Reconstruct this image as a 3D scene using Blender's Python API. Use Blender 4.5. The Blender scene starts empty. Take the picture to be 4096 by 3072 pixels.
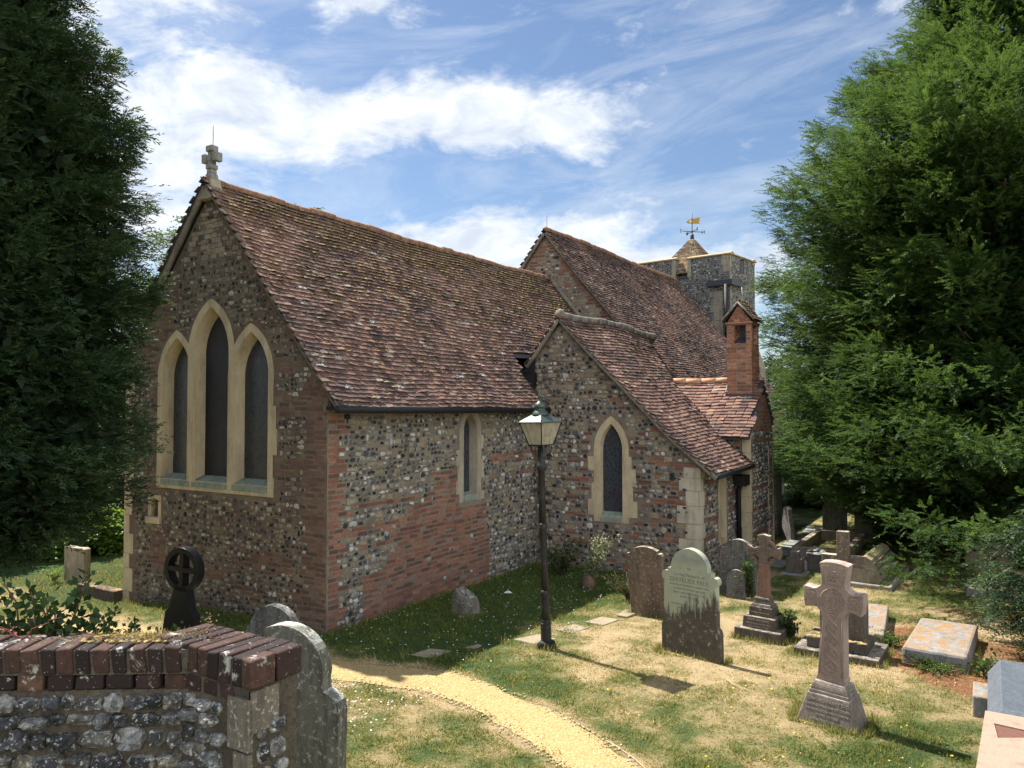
import bpy, math, random
import numpy as np
from mathutils import Vector, Matrix
from mathutils.geometry import tessellate_polygon

random.seed(11)
rng = np.random.default_rng(11)
R = math.radians
sc = bpy.context.scene
COL = sc.collection

# ------------------------------------------------------------------ helpers
class MB:
    """collects faces and links them as ONE mesh object"""
    def __init__(s):
        s.V = []; s.I = []; s.S = []; s.M = []; s.n = 0; s.A = {}; s.sm = []
    def raw(s, V, F, mat=0, smooth=False, **attr):
        """V (n,3); F (m,k) array with equal face sizes"""
        V = np.asarray(V, float).reshape(-1, 3); F = np.asarray(F, int)
        s.V.append(V); s.I.append((F + s.n).ravel()); s.S.append(np.full(len(F), F.shape[1]))
        m = np.asarray(mat); s.M.append(np.full(len(F), m) if m.ndim == 0 else m)
        s.sm.append(np.full(len(F), smooth))
        for k in set(list(s.A) + list(attr)):
            s.A.setdefault(k, [np.zeros(s.n)] if s.n else [])
            s.A[k].append(np.broadcast_to(np.asarray(attr.get(k, 0.0), float), (len(V),)))
        s.n += len(V)
    def faces(s, V, F, mat=0, smooth=False, **attr):
        """faces of mixed sizes"""
        V = np.asarray(V, float).reshape(-1, 3)
        by = {}
        for f in F: by.setdefault(len(f), []).append(f)
        first = True
        base = s.n
        for k, fs in by.items():
            if first: s.raw(V, fs, mat, smooth, **attr); first = False
            else:
                s.I.append((np.asarray(fs, int) + base).ravel()); s.S.append(np.full(len(fs), k))
                s.M.append(np.full(len(fs), mat)); s.sm.append(np.full(len(fs), smooth))
    def box(s, x0, x1, y0, y1, z0, z1, mat=0, j=0.0):
        V = np.array([[x, y, z] for z in (z0, z1) for y in (y0, y1) for x in (x0, x1)], float)
        if j: V = V + rng.uniform(-j, j, V.shape)
        s.raw(V, [[0, 2, 3, 1], [4, 5, 7, 6], [0, 1, 5, 4], [2, 6, 7, 3], [0, 4, 6, 2], [1, 3, 7, 5]], mat)
    def frust(s, c, a, b, z0, z1, mat=0):
        """rectangular frustum: half sizes a at z0, b at z1"""
        V = [[c[0] + sx * h[0], c[1] + sy * h[1], z] for h, z in ((a, z0), (b, z1)) for sx, sy in ((-1, -1), (1, -1), (1, 1), (-1, 1))]
        s.raw(V, [[3, 2, 1, 0], [4, 5, 6, 7], [0, 1, 5, 4], [1, 2, 6, 5], [2, 3, 7, 6], [3, 0, 4, 7]], mat)
    def prism(s, poly, fn, d0, d1, mat=0, holes=()):
        """poly (list of 2d) extruded between depth d0 and d1 through fn(a,b,d)->xyz"""
        loops = [list(poly)] + [list(h) for h in holes]
        flat = [p for l in loops for p in l]
        tri = tessellate_polygon([[Vector((p[0], p[1], 0)) for p in l] for l in loops])
        n = len(flat)
        V = [fn(p[0], p[1], d0) for p in flat] + [fn(p[0], p[1], d1) for p in flat]
        F3 = [list(t) for t in tri] + [[t[2] + n, t[1] + n, t[0] + n] for t in tri]
        F4 = []; o = 0
        for l in loops:
            k = len(l)
            for i in range(k):
                F4.append([o + i, o + i + n, o + (i + 1) % k + n, o + (i + 1) % k])
            o += k
        s.faces(V, F3 + F4, mat)
    def sheet(s, poly, fn, mat=0, holes=()):
        loops = [list(poly)] + [list(h) for h in holes]
        flat = [p for l in loops for p in l]
        tri = tessellate_polygon([[Vector((p[0], p[1], 0)) for p in l] for l in loops])
        s.raw([fn(p[0], p[1]) for p in flat], [list(t) for t in tri], mat)
    def tube(s, pts, rad, n=8, mat=0, smooth=True, caps=True, sc=(1, 1)):
        pts = np.asarray(pts, float); m = len(pts)
        rad = np.broadcast_to(np.asarray(rad, float), (m,))
        T = np.gradient(pts, axis=0); T /= np.linalg.norm(T, axis=1)[:, None] + 1e-9
        ref = np.array([0, 0, 1.]) if abs(T[0][2]) < .9 else np.array([1., 0, 0])
        V = []
        for p, t, r in zip(pts, T, rad):
            a = np.cross(t, ref); a /= np.linalg.norm(a) + 1e-9; b = np.cross(a, t)
            for k in range(n):
                w = 2 * math.pi * k / n
                V.append(p + r * (math.cos(w) * a * sc[0] + math.sin(w) * b * sc[1]))
        F = [[i * n + k, i * n + (k + 1) % n, (i + 1) * n + (k + 1) % n, (i + 1) * n + k] for i in range(m - 1) for k in range(n)]
        if caps: F += [list(range(n))[::-1], [(m - 1) * n + k for k in range(n)]]
        s.faces(V, F, mat, smooth)
    def lathe(s, prof, c=(0, 0), n=16, mat=0, smooth=True, rot=0.0):
        """prof: list of (r, z)"""
        V = []
        for r, z in prof:
            for k in range(n):
                w = 2 * math.pi * k / n + rot
                V.append([c[0] + r * math.cos(w), c[1] + r * math.sin(w), z])
        m = len(prof)
        F = [[i * n + k, i * n + (k + 1) % n, (i + 1) * n + (k + 1) % n, (i + 1) * n + k] for i in range(m - 1) for k in range(n)]
        F += [list(range(n))[::-1], [(m - 1) * n + k for k in range(n)]]
        s.faces(V, F, mat, smooth)
    def grid(s, P, mat=0, smooth=True):
        """P (r,c,3)"""
        r, c = P.shape[:2]
        i = np.arange(r * c).reshape(r, c)
        F = np.stack([i[:-1, :-1], i[:-1, 1:], i[1:, 1:], i[1:, :-1]], -1).reshape(-1, 4)
        s.raw(P.reshape(-1, 3), F, mat, smooth)
    def build(s, name, mats, parent=None, bevel=0.0, world=False, seg=2):
        V = np.concatenate(s.V); I = np.concatenate(s.I); S = np.concatenate(s.S)
        if world and parent is not None:
            p = parent; off = np.zeros(3)
            while p is not None: off += np.array(p.location); p = p.parent
            V = V - off
        me = bpy.data.meshes.new(name)
        me.vertices.add(len(V)); me.vertices.foreach_set('co', V.astype(np.float32).ravel())
        me.loops.add(len(I)); me.loops.foreach_set('vertex_index', I.astype(np.int32))
        me.polygons.add(len(S)); st = np.concatenate([[0], np.cumsum(S)[:-1]])
        me.polygons.foreach_set('loop_start', st.astype(np.int32))
        me.polygons.foreach_set('material_index', np.concatenate(s.M).astype(np.int32))
        me.polygons.foreach_set('use_smooth', np.concatenate(s.sm).astype(bool))
        for k, a in s.A.items():
            at = me.attributes.new(k, 'FLOAT', 'POINT'); at.data.foreach_set('value', np.concatenate(a).astype(np.float32))
        me.update(calc_edges=True); me.validate()
        for m in (mats if isinstance(mats, (list, tuple)) else [mats]): me.materials.append(m)
        o = bpy.data.objects.new(name, me); COL.objects.link(o)
        if parent is not None: o.parent = parent
        if bevel:
            b = o.modifiers.new('edge wear', 'BEVEL'); b.width = bevel; b.segments = seg; b.limit_method = 'ANGLE'; b.angle_limit = R(35)
        return o

def tag(o, label=None, cat=None, group=None, kind=None):
    if label: o['label'] = label
    if cat: o['category'] = cat
    if group: o['group'] = group
    if kind: o['kind'] = kind
    return o
def thing(name, label, cat, loc=(0, 0, 0), rot=(0, 0, 0), group=None):
    o = bpy.data.objects.new(name, None); COL.objects.link(o)
    o.location = loc; o.rotation_euler = rot; o.empty_display_size = .2
    return tag(o, label, cat, group)

# ------------------------------------------------------------------ materials
class G:
    def __init__(s, name):
        s.m = bpy.data.materials.new(name); s.m.use_nodes = True; s.nt = s.m.node_tree
        s.b = s.nt.nodes['Principled BSDF']; s.o = s.nt.nodes['Material Output']
        s.b.inputs['Roughness'].default_value = .9
        s.b.inputs['Specular IOR Level'].default_value = .3
        s._c = None
    def n(s, t, **kw):
        x = s.nt.nodes.new('ShaderNode' + t)
        for k, v in kw.items(): setattr(x, k, v)
        return x
    def L(s, a, b):
        if isinstance(a, bpy.types.NodeSocket): s.nt.links.new(a, b)
        elif hasattr(b.default_value, '__len__') and not hasattr(a, '__len__'): b.default_value = [a] * len(b.default_value)
        elif hasattr(a, '__len__') and len(a) == 3 and len(b.default_value) == 4: b.default_value = (*a, 1)
        else: b.default_value = a
    def co(s, scale=(1, 1, 1), kind='Object'):
        if s._c is None: s._c = s.n('TexCoord')
        if tuple(scale) == (1, 1, 1): return s._c.outputs[kind]
        m = s.n('Mapping'); m.inputs['Scale'].default_value = scale; s.L(s._c.outputs[kind], m.inputs['Vector']); return m.outputs[0]
    def noise(s, sc, det=4, ro=.6, scale=(1, 1, 1), dist=0.0):
        x = s.n('TexNoise'); x.inputs['Scale'].default_value = sc; x.inputs['Detail'].default_value = det
        x.inputs['Roughness'].default_value = ro; x.inputs['Distortion'].default_value = dist
        s.L(s.co(scale), x.inputs['Vector']); return x.outputs['Fac']
    def vor(s, sc, feature='F1', out='Distance', scale=(1, 1, 1)):
        x = s.n('TexVoronoi'); x.feature = feature; x.inputs['Scale'].default_value = sc
        s.L(s.co(scale), x.inputs['Vector']); return x.outputs[out]
    def ramp(s, f, stops, mode='LINEAR'):
        r = s.n('ValToRGB'); r.color_ramp.interpolation = mode
        e = r.color_ramp.elements
        while len(e) < len(stops): e.new(.5)
        for i, (p, c) in enumerate(stops):
            e[i].position = p; e[i].color = (*c, 1) if hasattr(c, '__len__') else (c, c, c, 1)
        s.L(f, r.inputs[0]); return r.outputs[0]
    def mix(s, f, a, b, mode='MIX'):
        x = s.n('MixRGB'); x.blend_type = mode
        s.L(f, x.inputs[0]); s.L(a, x.inputs[1]); s.L(b, x.inputs[2]); return x.outputs[0]
    def ma(s, op, a, b=0.0, c=0.0, clamp=False):
        x = s.n('Math', operation=op); x.use_clamp = clamp
        for i, v in enumerate((a, b, c)): s.L(v, x.inputs[i])
        return x.outputs[0]
    def island(s): return s.n('NewGeometry').outputs['Random Per Island']
    def attr(s, k): x = s.n('Attribute'); x.attribute_name = k; return x.outputs['Fac']
    def z(s, i=2):
        x = s.n('SeparateXYZ'); s.L(s.co(), x.inputs[0]); return x.outputs[i]
    def bump(s, h, st=.5, d=.01):
        x = s.n('Bump'); x.inputs['Strength'].default_value = st; x.inputs['Distance'].default_value = d
        s.L(h, x.inputs['Height']); s.L(x.outputs[0], s.b.inputs['Normal']); return x
    def done(s, col, rough=None, metal=None):
        s.L(col, s.b.inputs['Base Color'])
        if rough is not None: s.L(rough, s.b.inputs['Roughness'])
        if metal is not None: s.L(metal, s.b.inputs['Metallic'])
        return s.m

def m_stone(name, a, b, lichen=(.5, .5, .46), lich=.35, dark=(.04, .035, .03), stain=.35, sc=1.0, bump=.5, spots=None, top=None):
    """weathered stone: mottled base, dark run stains, pale lichen blotches"""
    g = G(name)
    c = g.mix(g.ramp(g.noise(5 * sc, 6, .65), [(.3, 0), (.7, 1)]), a, b)
    c = g.mix(g.ma('MULTIPLY', g.ramp(g.noise(3.2 * sc, 6, .7, (1.6, 1.6, .35)), [(.45, 0), (.62, 1)]), stain), c, dark)
    c = g.mix(g.ma('MULTIPLY', g.ramp(g.noise(17 * sc, 5, .7), [(.56, 0), (.64, 1)]), lich), c, lichen)
    if spots: c = g.mix(g.ramp(g.vor(26 * sc), [(.16, 1), (.22, 0)]), c, spots)
    if top:
        nz = g.n('NewGeometry'); sx = g.n('SeparateXYZ'); g.L(nz.outputs['Normal'], sx.inputs[0])
        t = g.ramp(sx.outputs[2], [(.55, 0), (.85, 1)])
        c = g.mix(g.ma('MULTIPLY', t, g.ramp(g.ma('ADD', g.ma('MULTIPLY', g.noise(3.6 * sc, 7, .78), .75), g.ma('MULTIPLY', g.noise(30 * sc, 4, .7), .25)), [(.47, 0), (.56, 1)])), c, top)
    h = g.ma('ADD', g.noise(70 * sc, 4, .6), g.ma('MULTIPLY', g.noise(9 * sc, 5, .6), 1.6))
    g.bump(h, bump, .012)
    return g.done(c, .92)

def m_mortar(name, a, b, red=None, stain=(.06, .05, .04), algae=None):
    g = G(name)
    c = g.mix(g.ramp(g.noise(2.2, 6, .7), [(.35, 0), (.65, 1)]), a, b)
    c = g.mix(g.ramp(g.noise(45, 4, .7), [(.35, .55), (.6, 0)]), c, stain)
    if red:
        c = g.mix(g.ramp(g.noise(1.6, 6, .75, (1, 1, 2.4)), [(.44, 0), (.56, .9)]), c, red)
    c = g.mix(g.ramp(g.noise(1.1, 4, .6, (1.4, 1.4, .5)), [(.5, 0), (.66, .55)]), c, stain)
    if algae:
        c = g.mix(g.ramp(g.ma('ADD', g.z(), g.ma('MULTIPLY', g.noise(3, 5, .7), .9)), [(.3, .75), (.95, 0)]), c, algae)
    g.bump(g.ma('ADD', g.noise(60, 5, .7), g.ma('MULTIPLY', g.noise(11, 4, .6), 2.2)), .8, .014)
    return g.done(c, .95)

def m_flint(name, big=False, dull=1.0):
    g = G(name)
    r = g.island()
    core = g.ramp(r, [(0, (.012, .013, .016)), (.22, (.04, .043, .05)), (.42, (.085, .085, .09)), (.58, (.15, .145, .135)), (.7, (.3, .25, .17)), (.8, (.22, .22, .22)), (.9, (.36, .35, .32)), (1, (.52, .50, .46))])
    nf = g.noise(24 if not big else 30, 5, .7)
    rim = g.ma('ADD', g.attr('rim'), g.ma('MULTIPLY', g.ma('SUBTRACT', nf, .5), 2.0))
    w = g.n('TexWhiteNoise'); w.noise_dimensions = '1D'; g.L(g.ma('MULTIPLY', r, 91.7), w.inputs['W'])
    rim = g.ma('MULTIPLY', g.ramp(rim, [(.5, 0), (.78, 1)]), g.ramp(w.outputs['Value'], [(.2, .15), (.75, 1)]))
    c = g.mix(rim, core, (.38, .36, .315))
    c = g.mix(g.ramp(g.noise(9, 4, .7), [(.6, 0), (.75, .5)]), c, (.09, .075, .055))
    if big:
        c = g.mix(g.ramp(g.noise(16, 6, .75), [(.42, .85), (.62, 0)]), c, (.035, .034, .036))
        c = g.mix(g.ramp(g.noise(42, 5, .75), [(.56, 0), (.62, .85)]), c, (.55, .55, .5))
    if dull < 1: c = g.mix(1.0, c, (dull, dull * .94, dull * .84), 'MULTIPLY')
    g.bump(g.ma('ADD', g.noise(38, 5, .7), g.ma('MULTIPLY', g.noise(14, 3, .5), 1.5)), .7, .012)
    return g.done(c, g.ramp(w.outputs['Value'], [(0, .45), (1, .9)]))

def m_brick(name, stops, lich=0.0, scale=1.0, ov=1.0):
    g = G(name)
    c = g.ramp(g.island(), stops)
    c = g.mix(g.ramp(g.noise(30 * scale, 5, .7), [(.4, 0), (.62, .55)]), c, (.09 * ov, .055 * ov, .045 * ov))
    c = g.mix(g.ramp(g.noise(3.0 * scale, 4, .6), [(.5, 0), (.72, .5)]), c, (.10 * ov, .075 * ov, .06 * ov))
    if lich:
        c = g.mix(g.ma('MULTIPLY', g.ramp(g.noise(9.5 * scale, 7, .68, dist=.5), [(.59, 0), (.645, 1)]), lich), c, (.40, .39, .355))
        c = g.mix(g.ma('MULTIPLY', g.ramp(g.vor(52 * scale), [(.07, 1), (.15, 0)]), .7), c, (.42, .42, .38))
    g.bump(g.noise(60 * scale, 5, .7), .6, .008)
    return g.done(c, .9)

def m_tile(name, base, white=.03, moss=.5, mossz=None, warm=None):
    g = G(name)
    r = g.island()
    c = g.ramp(r, base)
    c = g.mix(g.ramp(g.noise(34, 5, .7), [(.38, 0), (.62, .6)]), c, (.045, .035, .032))
    c = g.mix(g.ramp(g.noise(.9, 5, .65), [(.42, 0), (.6, .6)]), c, (.06, .042, .038))
    c = g.mix(g.ramp(g.noise(.45, 4, .6, (1, 1.6, .6)), [(.5, 0), (.65, .45)]), c, (.26, .15, .11))
    w = g.n('TexWhiteNoise'); w.noise_dimensions = '1D'; g.L(g.ma('MULTIPLY', r, 517.3), w.inputs['W'])
    c = g.mix(g.ma('MULTIPLY', g.ramp(w.outputs['Value'], [(1 - white - .002, 0), (1 - white, 1)]), g.ramp(g.noise(26, 4, .6), [(.47, 0), (.54, 1)])), c, (.40, .39, .36))
    mk = g.ramp(g.noise(15, 6, .75), [(.52, 0), (.6, 1)])
    if mossz:
        t = g.n('MapRange'); t.inputs[1].default_value = mossz[0]; t.inputs[2].default_value = mossz[1]
        g.L(g.z(), t.inputs[0])
        lg = g.ma('ADD', g.ma('MULTIPLY', t.outputs[0], .85), g.ma('MULTIPLY', g.ma('SUBTRACT', g.noise(.75, 4, .6), .5), 1.5), clamp=True)
        mk = g.ma('MULTIPLY', mk, lg)
    else: mk = g.ma('MULTIPLY', mk, g.ramp(g.noise(.8, 4, .6), [(.5, 0), (.7, 1)]))
    c = g.mix(g.ma('MULTIPLY', mk, moss), c, (.25, .19, .08))
    g.bump(g.noise(55, 5, .7), .6, .008)
    return g.done(c, .88)

def m_plain(name, c, rough=.5, metal=0.0, var=.25, sc=12.0, bump=.15):
    g = G(name)
    d = tuple(x * (1 - var) for x in c)
    col = g.mix(g.ramp(g.noise(sc, 5, .65), [(.35, 0), (.65, 1)]), c, d)
    g.bump(g.noise(sc * 5, 4, .6), bump, .004)
    return g.done(col, rough, metal)

def m_leaf(name, dark, mid, light, trans=.3, gloss=.45, dead=None):
    dead = dead or dark
    g = G(name)
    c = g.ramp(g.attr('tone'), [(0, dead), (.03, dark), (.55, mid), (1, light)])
    g.done(c, gloss); g.b.inputs['Specular IOR Level'].default_value = .2
    t = g.n('BsdfTranslucent'); g.L(g.mix(.5, c, (light[0] * 1.3, light[1] * 1.35, light[2] * .8)), t.inputs[0])
    ms = g.n('MixShader'); ms.inputs[0].default_value = trans
    g.L(g.b.outputs[0], ms.inputs[1]); g.L(t.outputs[0], ms.inputs[2]); g.L(ms.outputs[0], g.o.inputs[0])
    return g.m

MT = {}
MT['mortar_e'] = m_mortar('mortar of the gable', (.17, .138, .095), (.225, .185, .128), (.135, .085, .064))
MT['mortar_s'] = m_mortar('grey mortar', (.195, .17, .13), (.265, .23, .175), None, (.075, .063, .048), (.06, .057, .05))
MT['mortar_c'] = m_mortar('chapel mortar', (.23, .195, .15), (.30, .26, .2), (.18, .125, .09))
MT['mortar_t'] = m_mortar('tower mortar', (.22, .21, .20), (.30, .29, .275))
MT['mortar_w'] = m_mortar('boundary mortar', (.085, .07, .05), (.15, .125, .09), None, (.02, .018, .016))
MT['flint'] = m_flint('knapped flint')
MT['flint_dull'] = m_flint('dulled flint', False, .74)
MT['flint_big'] = m_flint('field flint', True)
BR = [(0, (.10, .05, .04)), (.25, (.20, .075, .05)), (.6, (.285, .105, .066)), (.85, (.35, .15, .095)), (1, (.21, .17, .14))]
MT['brick'] = m_brick('old red brick', BR)
MT['brick_hot'] = m_brick('bright red stack brick', [(0, (.20, .09, .06)), (.3, (.36, .14, .08)), (.7, (.46, .19, .11)), (1, (.54, .27, .16))])
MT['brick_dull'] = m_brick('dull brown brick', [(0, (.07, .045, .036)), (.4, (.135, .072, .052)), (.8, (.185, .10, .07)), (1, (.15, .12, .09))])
MT['brick_cop'] = m_brick('dark coping brick', [(0, (.020, .013, .012)), (.45, (.045, .025, .021)), (.8, (.078, .040, .030)), (1, (.135, .072, .048))], .9, 1.0, .25)
MT['lime'] = m_brick('cream stone block', [(0, (.24, .20, .13)), (.5, (.34, .285, .19)), (1, (.22, .19, .15))])
MT['ashlar'] = m_stone('buff ashlar', (.50, .41, .265), (.42, .34, .22), (.55, .5, .4), .25, (.16, .125, .085), .45, .8, .35)
MT['ashlar_grey'] = m_stone('grey ashlar', (.37, .325, .235), (.29, .255, .19), (.5, .5, .46), .3, (.12, .1, .085), .5, .8, .35)
MT['tile'] = m_tile('weathered clay tile', [(0, (.045, .032, .03)), (.22, (.115, .064, .053)), (.55, (.19, .10, .078)), (.8, (.25, .135, .10)), (.93, (.33, .18, .12)), (1, (.40, .32, .25))], .022, .8, (2.6, 7.3))
MT['tile_n'] = m_tile('nave clay tile', [(0, (.04, .03, .028)), (.3, (.11, .064, .052)), (.6, (.18, .10, .075)), (.88, (.27, .15, .10)), (1, (.32, .25, .19))], .02, .4)
MT['tile_v'] = m_tile('newer clay tile', [(0, (.10, .06, .055)), (.3, (.185, .095, .078)), (.6, (.26, .135, .10)), (.93, (.33, .18, .12)), (1, (.50, .34, .19))], .03, .3)
MT['tile_y'] = m_tile('lichened tower tile', [(0, (.14, .09, .055)), (.4, (.26, .17, .09)), (.8, (.38, .27, .13)), (1, (.45, .36, .2))], .03, .9)
MT['ridge'] = m_stone('ridge tile', (.30, .155, .095), (.22, .12, .08), (.42, .33, .17), .7, (.07, .05, .04), .5, 1.4)
MT['ridge_new'] = m_stone('pale ridge tile', (.52, .33, .2), (.45, .24, .15), (.55, .45, .28), .6, (.1, .06, .04), .3, 1.6)
MT['verge'] = m_stone('verge mortar', (.24, .215, .18), (.17, .15, .125), (.4, .38, .3), .5, (.06, .05, .045), .6, 1.2)
MT['lead'] = m_plain('lead sheet', (.07, .075, .085), .55, .3)
MT['black'] = m_plain('black painted iron', (.012, .013, .015), .6, 0, .3, 9, .2)
MT['iron'] = m_plain('weathered iron', (.028, .027, .026), .5, .1, .4, 20, .3)
MT['wood'] = m_plain('old brown board', (.16, .075, .045), .8, 0, .4, 18, .4)
MT['copper'] = m_plain('green copper', (.075, .10, .085), .42, .35, .4, 14, .3)
MT['slate_sill'] = m_stone('green stained sill', (.16, .22, .18), (.26, .28, .22), (.3, .42, .34), .5, (.08, .09, .08), .5, 1.2, .3)
MT['gold'] = m_plain('worn gilding', (.42, .25, .06), .5, .4, .35, 30)
MT['white_paint'] = m_plain('white enamel', (.75, .75, .72), .5)
def m_glass():
    g = G('leaded dark glass')
    w = g.n('TexVoronoi'); w.feature = 'DISTANCE_TO_EDGE'; w.inputs['Scale'].default_value = 13; g.L(g.co((1, 1, .8)), w.inputs['Vector'])
    ln = g.ramp(w.outputs[0], [(.03, 1), (.06, 0)])
    cell = g.n('TexVoronoi'); cell.inputs['Scale'].default_value = 13; g.L(g.co((1, 1, .8)), cell.inputs['Vector'])
    tint = g.mix(.5, cell.outputs['Color'], (.1, .12, .2)); tint = g.mix(.94, tint, (.009, .012, .018))
    wv = g.n('TexWave'); wv.wave_type = 'BANDS'; wv.bands_direction = 'Z'; wv.inputs['Scale'].default_value = 14; wv.inputs['Distortion'].default_value = .1; g.L(g.co(), wv.inputs['Vector'])
    c = g.mix(g.ma('MULTIPLY', ln, .75), tint, (.06, .062, .068))
    c = g.mix(g.ramp(wv.outputs['Fac'], [(.9, 0), (.98, .8)]), c, (.065, .07, .078))
    g.bump(g.ma('ADD', g.noise(9, 3, .5), ln), .35, .01)
    return g.done(c, .28)
MT['glass'] = m_glass()
MT['board'] = m_plain('dark boarded light', (.026, .025, .029), .6, 0, .35, 5, .3)
def m_pane():
    g = G('dirty frosted glass')
    c = g.mix(g.ramp(g.noise(14, 5, .7, (1, 1, .4)), [(.4, 0), (.65, .7)]), (.62, .57, .45), (.3, .26, .18))
    g.done(c, .35)
    t = g.n('BsdfTranslucent'); g.L(c, t.inputs[0]); ms = g.n('MixShader'); ms.inputs[0].default_value = .55
    g.L(g.b.outputs[0], ms.inputs[1]); g.L(t.outputs[0], ms.inputs[2]); g.L(ms.outputs[0], g.o.inputs[0])
    return g.m
MT['pane'] = m_pane()
MT['bark'] = m_stone('yew bark', (.13, .075, .05), (.20, .13, .09), (.3, .26, .2), .3, (.03, .02, .015), .5, 1.5, .9)
MT['yew_l'] = m_leaf('dark yew foliage', (.012, .026, .013), (.034, .066, .028), (.085, .125, .045), .25, .5, (.06, .04, .022))
MT['yew_r'] = m_leaf('green yew foliage', (.007, .02, .008), (.032, .072, .018), (.135, .205, .052), .34, .55, (.07, .045, .02))
MT['leaf_b'] = m_leaf('broad green leaf', (.02, .045, .012), (.055, .10, .022), (.13, .20, .04), .4, .4)
MT['leaf_sun'] = m_leaf('sunlit green leaf', (.05, .10, .015), (.12, .20, .03), (.22, .32, .06), .45, .4)
MT['leaf_ivy'] = m_leaf('dark ivy leaf', (.014, .032, .012), (.035, .07, .02), (.085, .13, .04), .3, .35)
MT['leaf_pale'] = m_leaf('pale grey leaf', (.06, .085, .04), (.16, .20, .10), (.38, .40, .27), .3, .4)
MT['grass'] = m_leaf('grass blade', (.05, .105, .016), (.20, .22, .06), (.58, .44, .25), .35, .7)
MT['daisy'] = m_plain('daisy white', (.75, .75, .72), .8)
MT['buttercup'] = m_plain('yellow petal', (.7, .5, .03), .7)
MT['dead'] = m_plain('dry stalk', (.24, .15, .08), .9)
MT['redstem'] = m_plain('red bramble stem', (.22, .06, .05), .7)
MT['drymoss'] = m_plain('dry moss', (.40, .30, .12), .95, 0, .5, 30)
MT['roofmoss'] = m_plain('roof moss', (.29, .22, .095), .95, 0, .5, 20)

# ------------------------------------------------------------------ ground
SITE = (-10.7, 11.0, 0.0)
PATH = np.array([(-19, 3.6), (-16, 5.2), (-13, 6.2), (-11, 6.52), (-9, 6.72), (-7.2, 7.02), (-6.4, 7.25), (-5.6, 7.42), (-4.7, 7.22), (-3.8, 6.87), (-3.0, 6.35), (-2.3, 5.6), (-1.7, 4.6), (-1.2, 3.0)])
def catmull(P, k=12):
    P = np.vstack([2 * P[0] - P[1], P, 2 * P[-1] - P[-2]]); out = []
    for i in range(1, len(P) - 2):
        for t in np.linspace(0, 1, k, endpoint=False):
            a, b, c, d = P[i - 1:i + 3]
            out.append(.5 * (2 * b + (c - a) * t + (2 * a - 5 * b + 4 * c - d) * t * t + (3 * b - a - 3 * c + d) * t ** 3))
    out.append(P[-2]); return np.array(out)
PC = catmull(PATH)
_gr = rng.uniform(-1, 1, (64, 64, 8))
def vnoise(x, y, f, ch=0):
    x = np.asarray(x, float) * f + 31.7 * (ch + 1); y = np.asarray(y, float) * f + 17.3 * (ch + 1)
    i = np.floor(x).astype(int); j = np.floor(y).astype(int); u = x - i; v = y - j
    u = u * u * (3 - 2 * u); v = v * v * (3 - 2 * v); g = _gr[:, :, ch % 8]
    return (g[i % 64, j % 64] * (1 - u) * (1 - v) + g[(i + 1) % 64, j % 64] * u * (1 - v) + g[i % 64, (j + 1) % 64] * (1 - u) * v + g[(i + 1) % 64, (j + 1) % 64] * u * v)
def fbm(x, y, f, ch=0): return vnoise(x, y, f, ch) + .5 * vnoise(x, y, f * 2.1, ch + 1) + .28 * vnoise(x, y, f * 4.3, ch + 2)
def sst(a, b, x): t = np.clip((x - a) / (b - a), 0, 1); return t * t * (3 - 2 * t)
def zg(x, y):
    x = np.asarray(x, float); y = np.asarray(y, float)
    z = .018 * fbm(x, y, .9, 0) + .03 * vnoise(x, y, .3, 3)
    z = z - .2 * sst(-10.5, -13.3, x) * sst(14, 9, y)
    z = z + .09 * np.exp(-((x + 4.2) ** 2 / 3.0 + (y - 9.9) ** 2 / 4.0)) * 0 
    z = z + .5 * sst(5.5, 3.6, y) * sst(-4.6, -3.4, x) * 0
    return z
def pathdist(x, y):
    x = np.asarray(x, float); y = np.asarray(y, float); d = np.full(x.shape, 9.0)
    for a, b in zip(PC[:-1], PC[1:]):
        ab = b - a; t = np.clip(((x - a[0]) * ab[0] + (y - a[1]) * ab[1]) / (ab @ ab + 1e-9), 0, 1)
        d = np.minimum(d, np.hypot(x - a[0] - t * ab[0], y - a[1] - t * ab[1]))
    return d
def gau(x, y, cx, cy, sx, sy): return np.exp(-((x - cx) ** 2 / sx ** 2 + (y - cy) ** 2 / sy ** 2))
def dryness(x, y):
    d = .5 + .36 * fbm(x, y, .75, 4) + .34 * fbm(x, y, 3.1, 1) + .16 * vnoise(x, y, 11, 6)
    d = d - .85 * sst(-5.3, -6.2, x) * sst(7.4, 8.2, y)                        # lush in the lee of the north wall
    d = d - .5 * gau(x, y, -5.6, 8.3, .9, .5) - .5 * gau(x, y, -4.6, 8.0, 1.0, .35) + .45 * gau(x, y, -4.2, 9.2, 1.1, .8)
    d = d + .3 * gau(x, y, -2.6, 10.6, 1.2, 1.2) + .35 * gau(x, y, -5.2, 6.4, 1.1, .5) - .45 * gau(x, y, -6.2, 6.9, .6, .3)
    d = d - .4 * gau(x, y, -.7, 7.6, 1.3, .9) - .35 * gau(x, y, -5.2, 11.8, .7, 1.0) + .25 * gau(x, y, -1.0, 12.6, 1.4, 1.5)
    d = d - .08 * sst(-9, -12, x) + .45 * gau(x, y, -12.6, 7.0, 1.2, .35) - .5 * gau(x, y, -12, 7.5, 1.5, .3) - .3 * sst(15, 17, y) * sst(-1, -3, x)
    d = d + .5 * np.exp(-((pathdist(x, y) - .38) / .09) ** 2)
    return np.clip(d, 0, 1)
def litter(x, y):
    return np.clip(.95 * gau(x, y, -1.05, 11.9, .55, 1.3) + .75 * gau(x, y, .1, 12.2, .9, 1.6) + .8 * gau(x, y, .0, 10.6, .8, .6) + .45 * gau(x, y, -.2, 14.5, 1.3, .7) + .25 * fbm(x, y, 2.0, 2) - .1, 0, 1)

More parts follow.
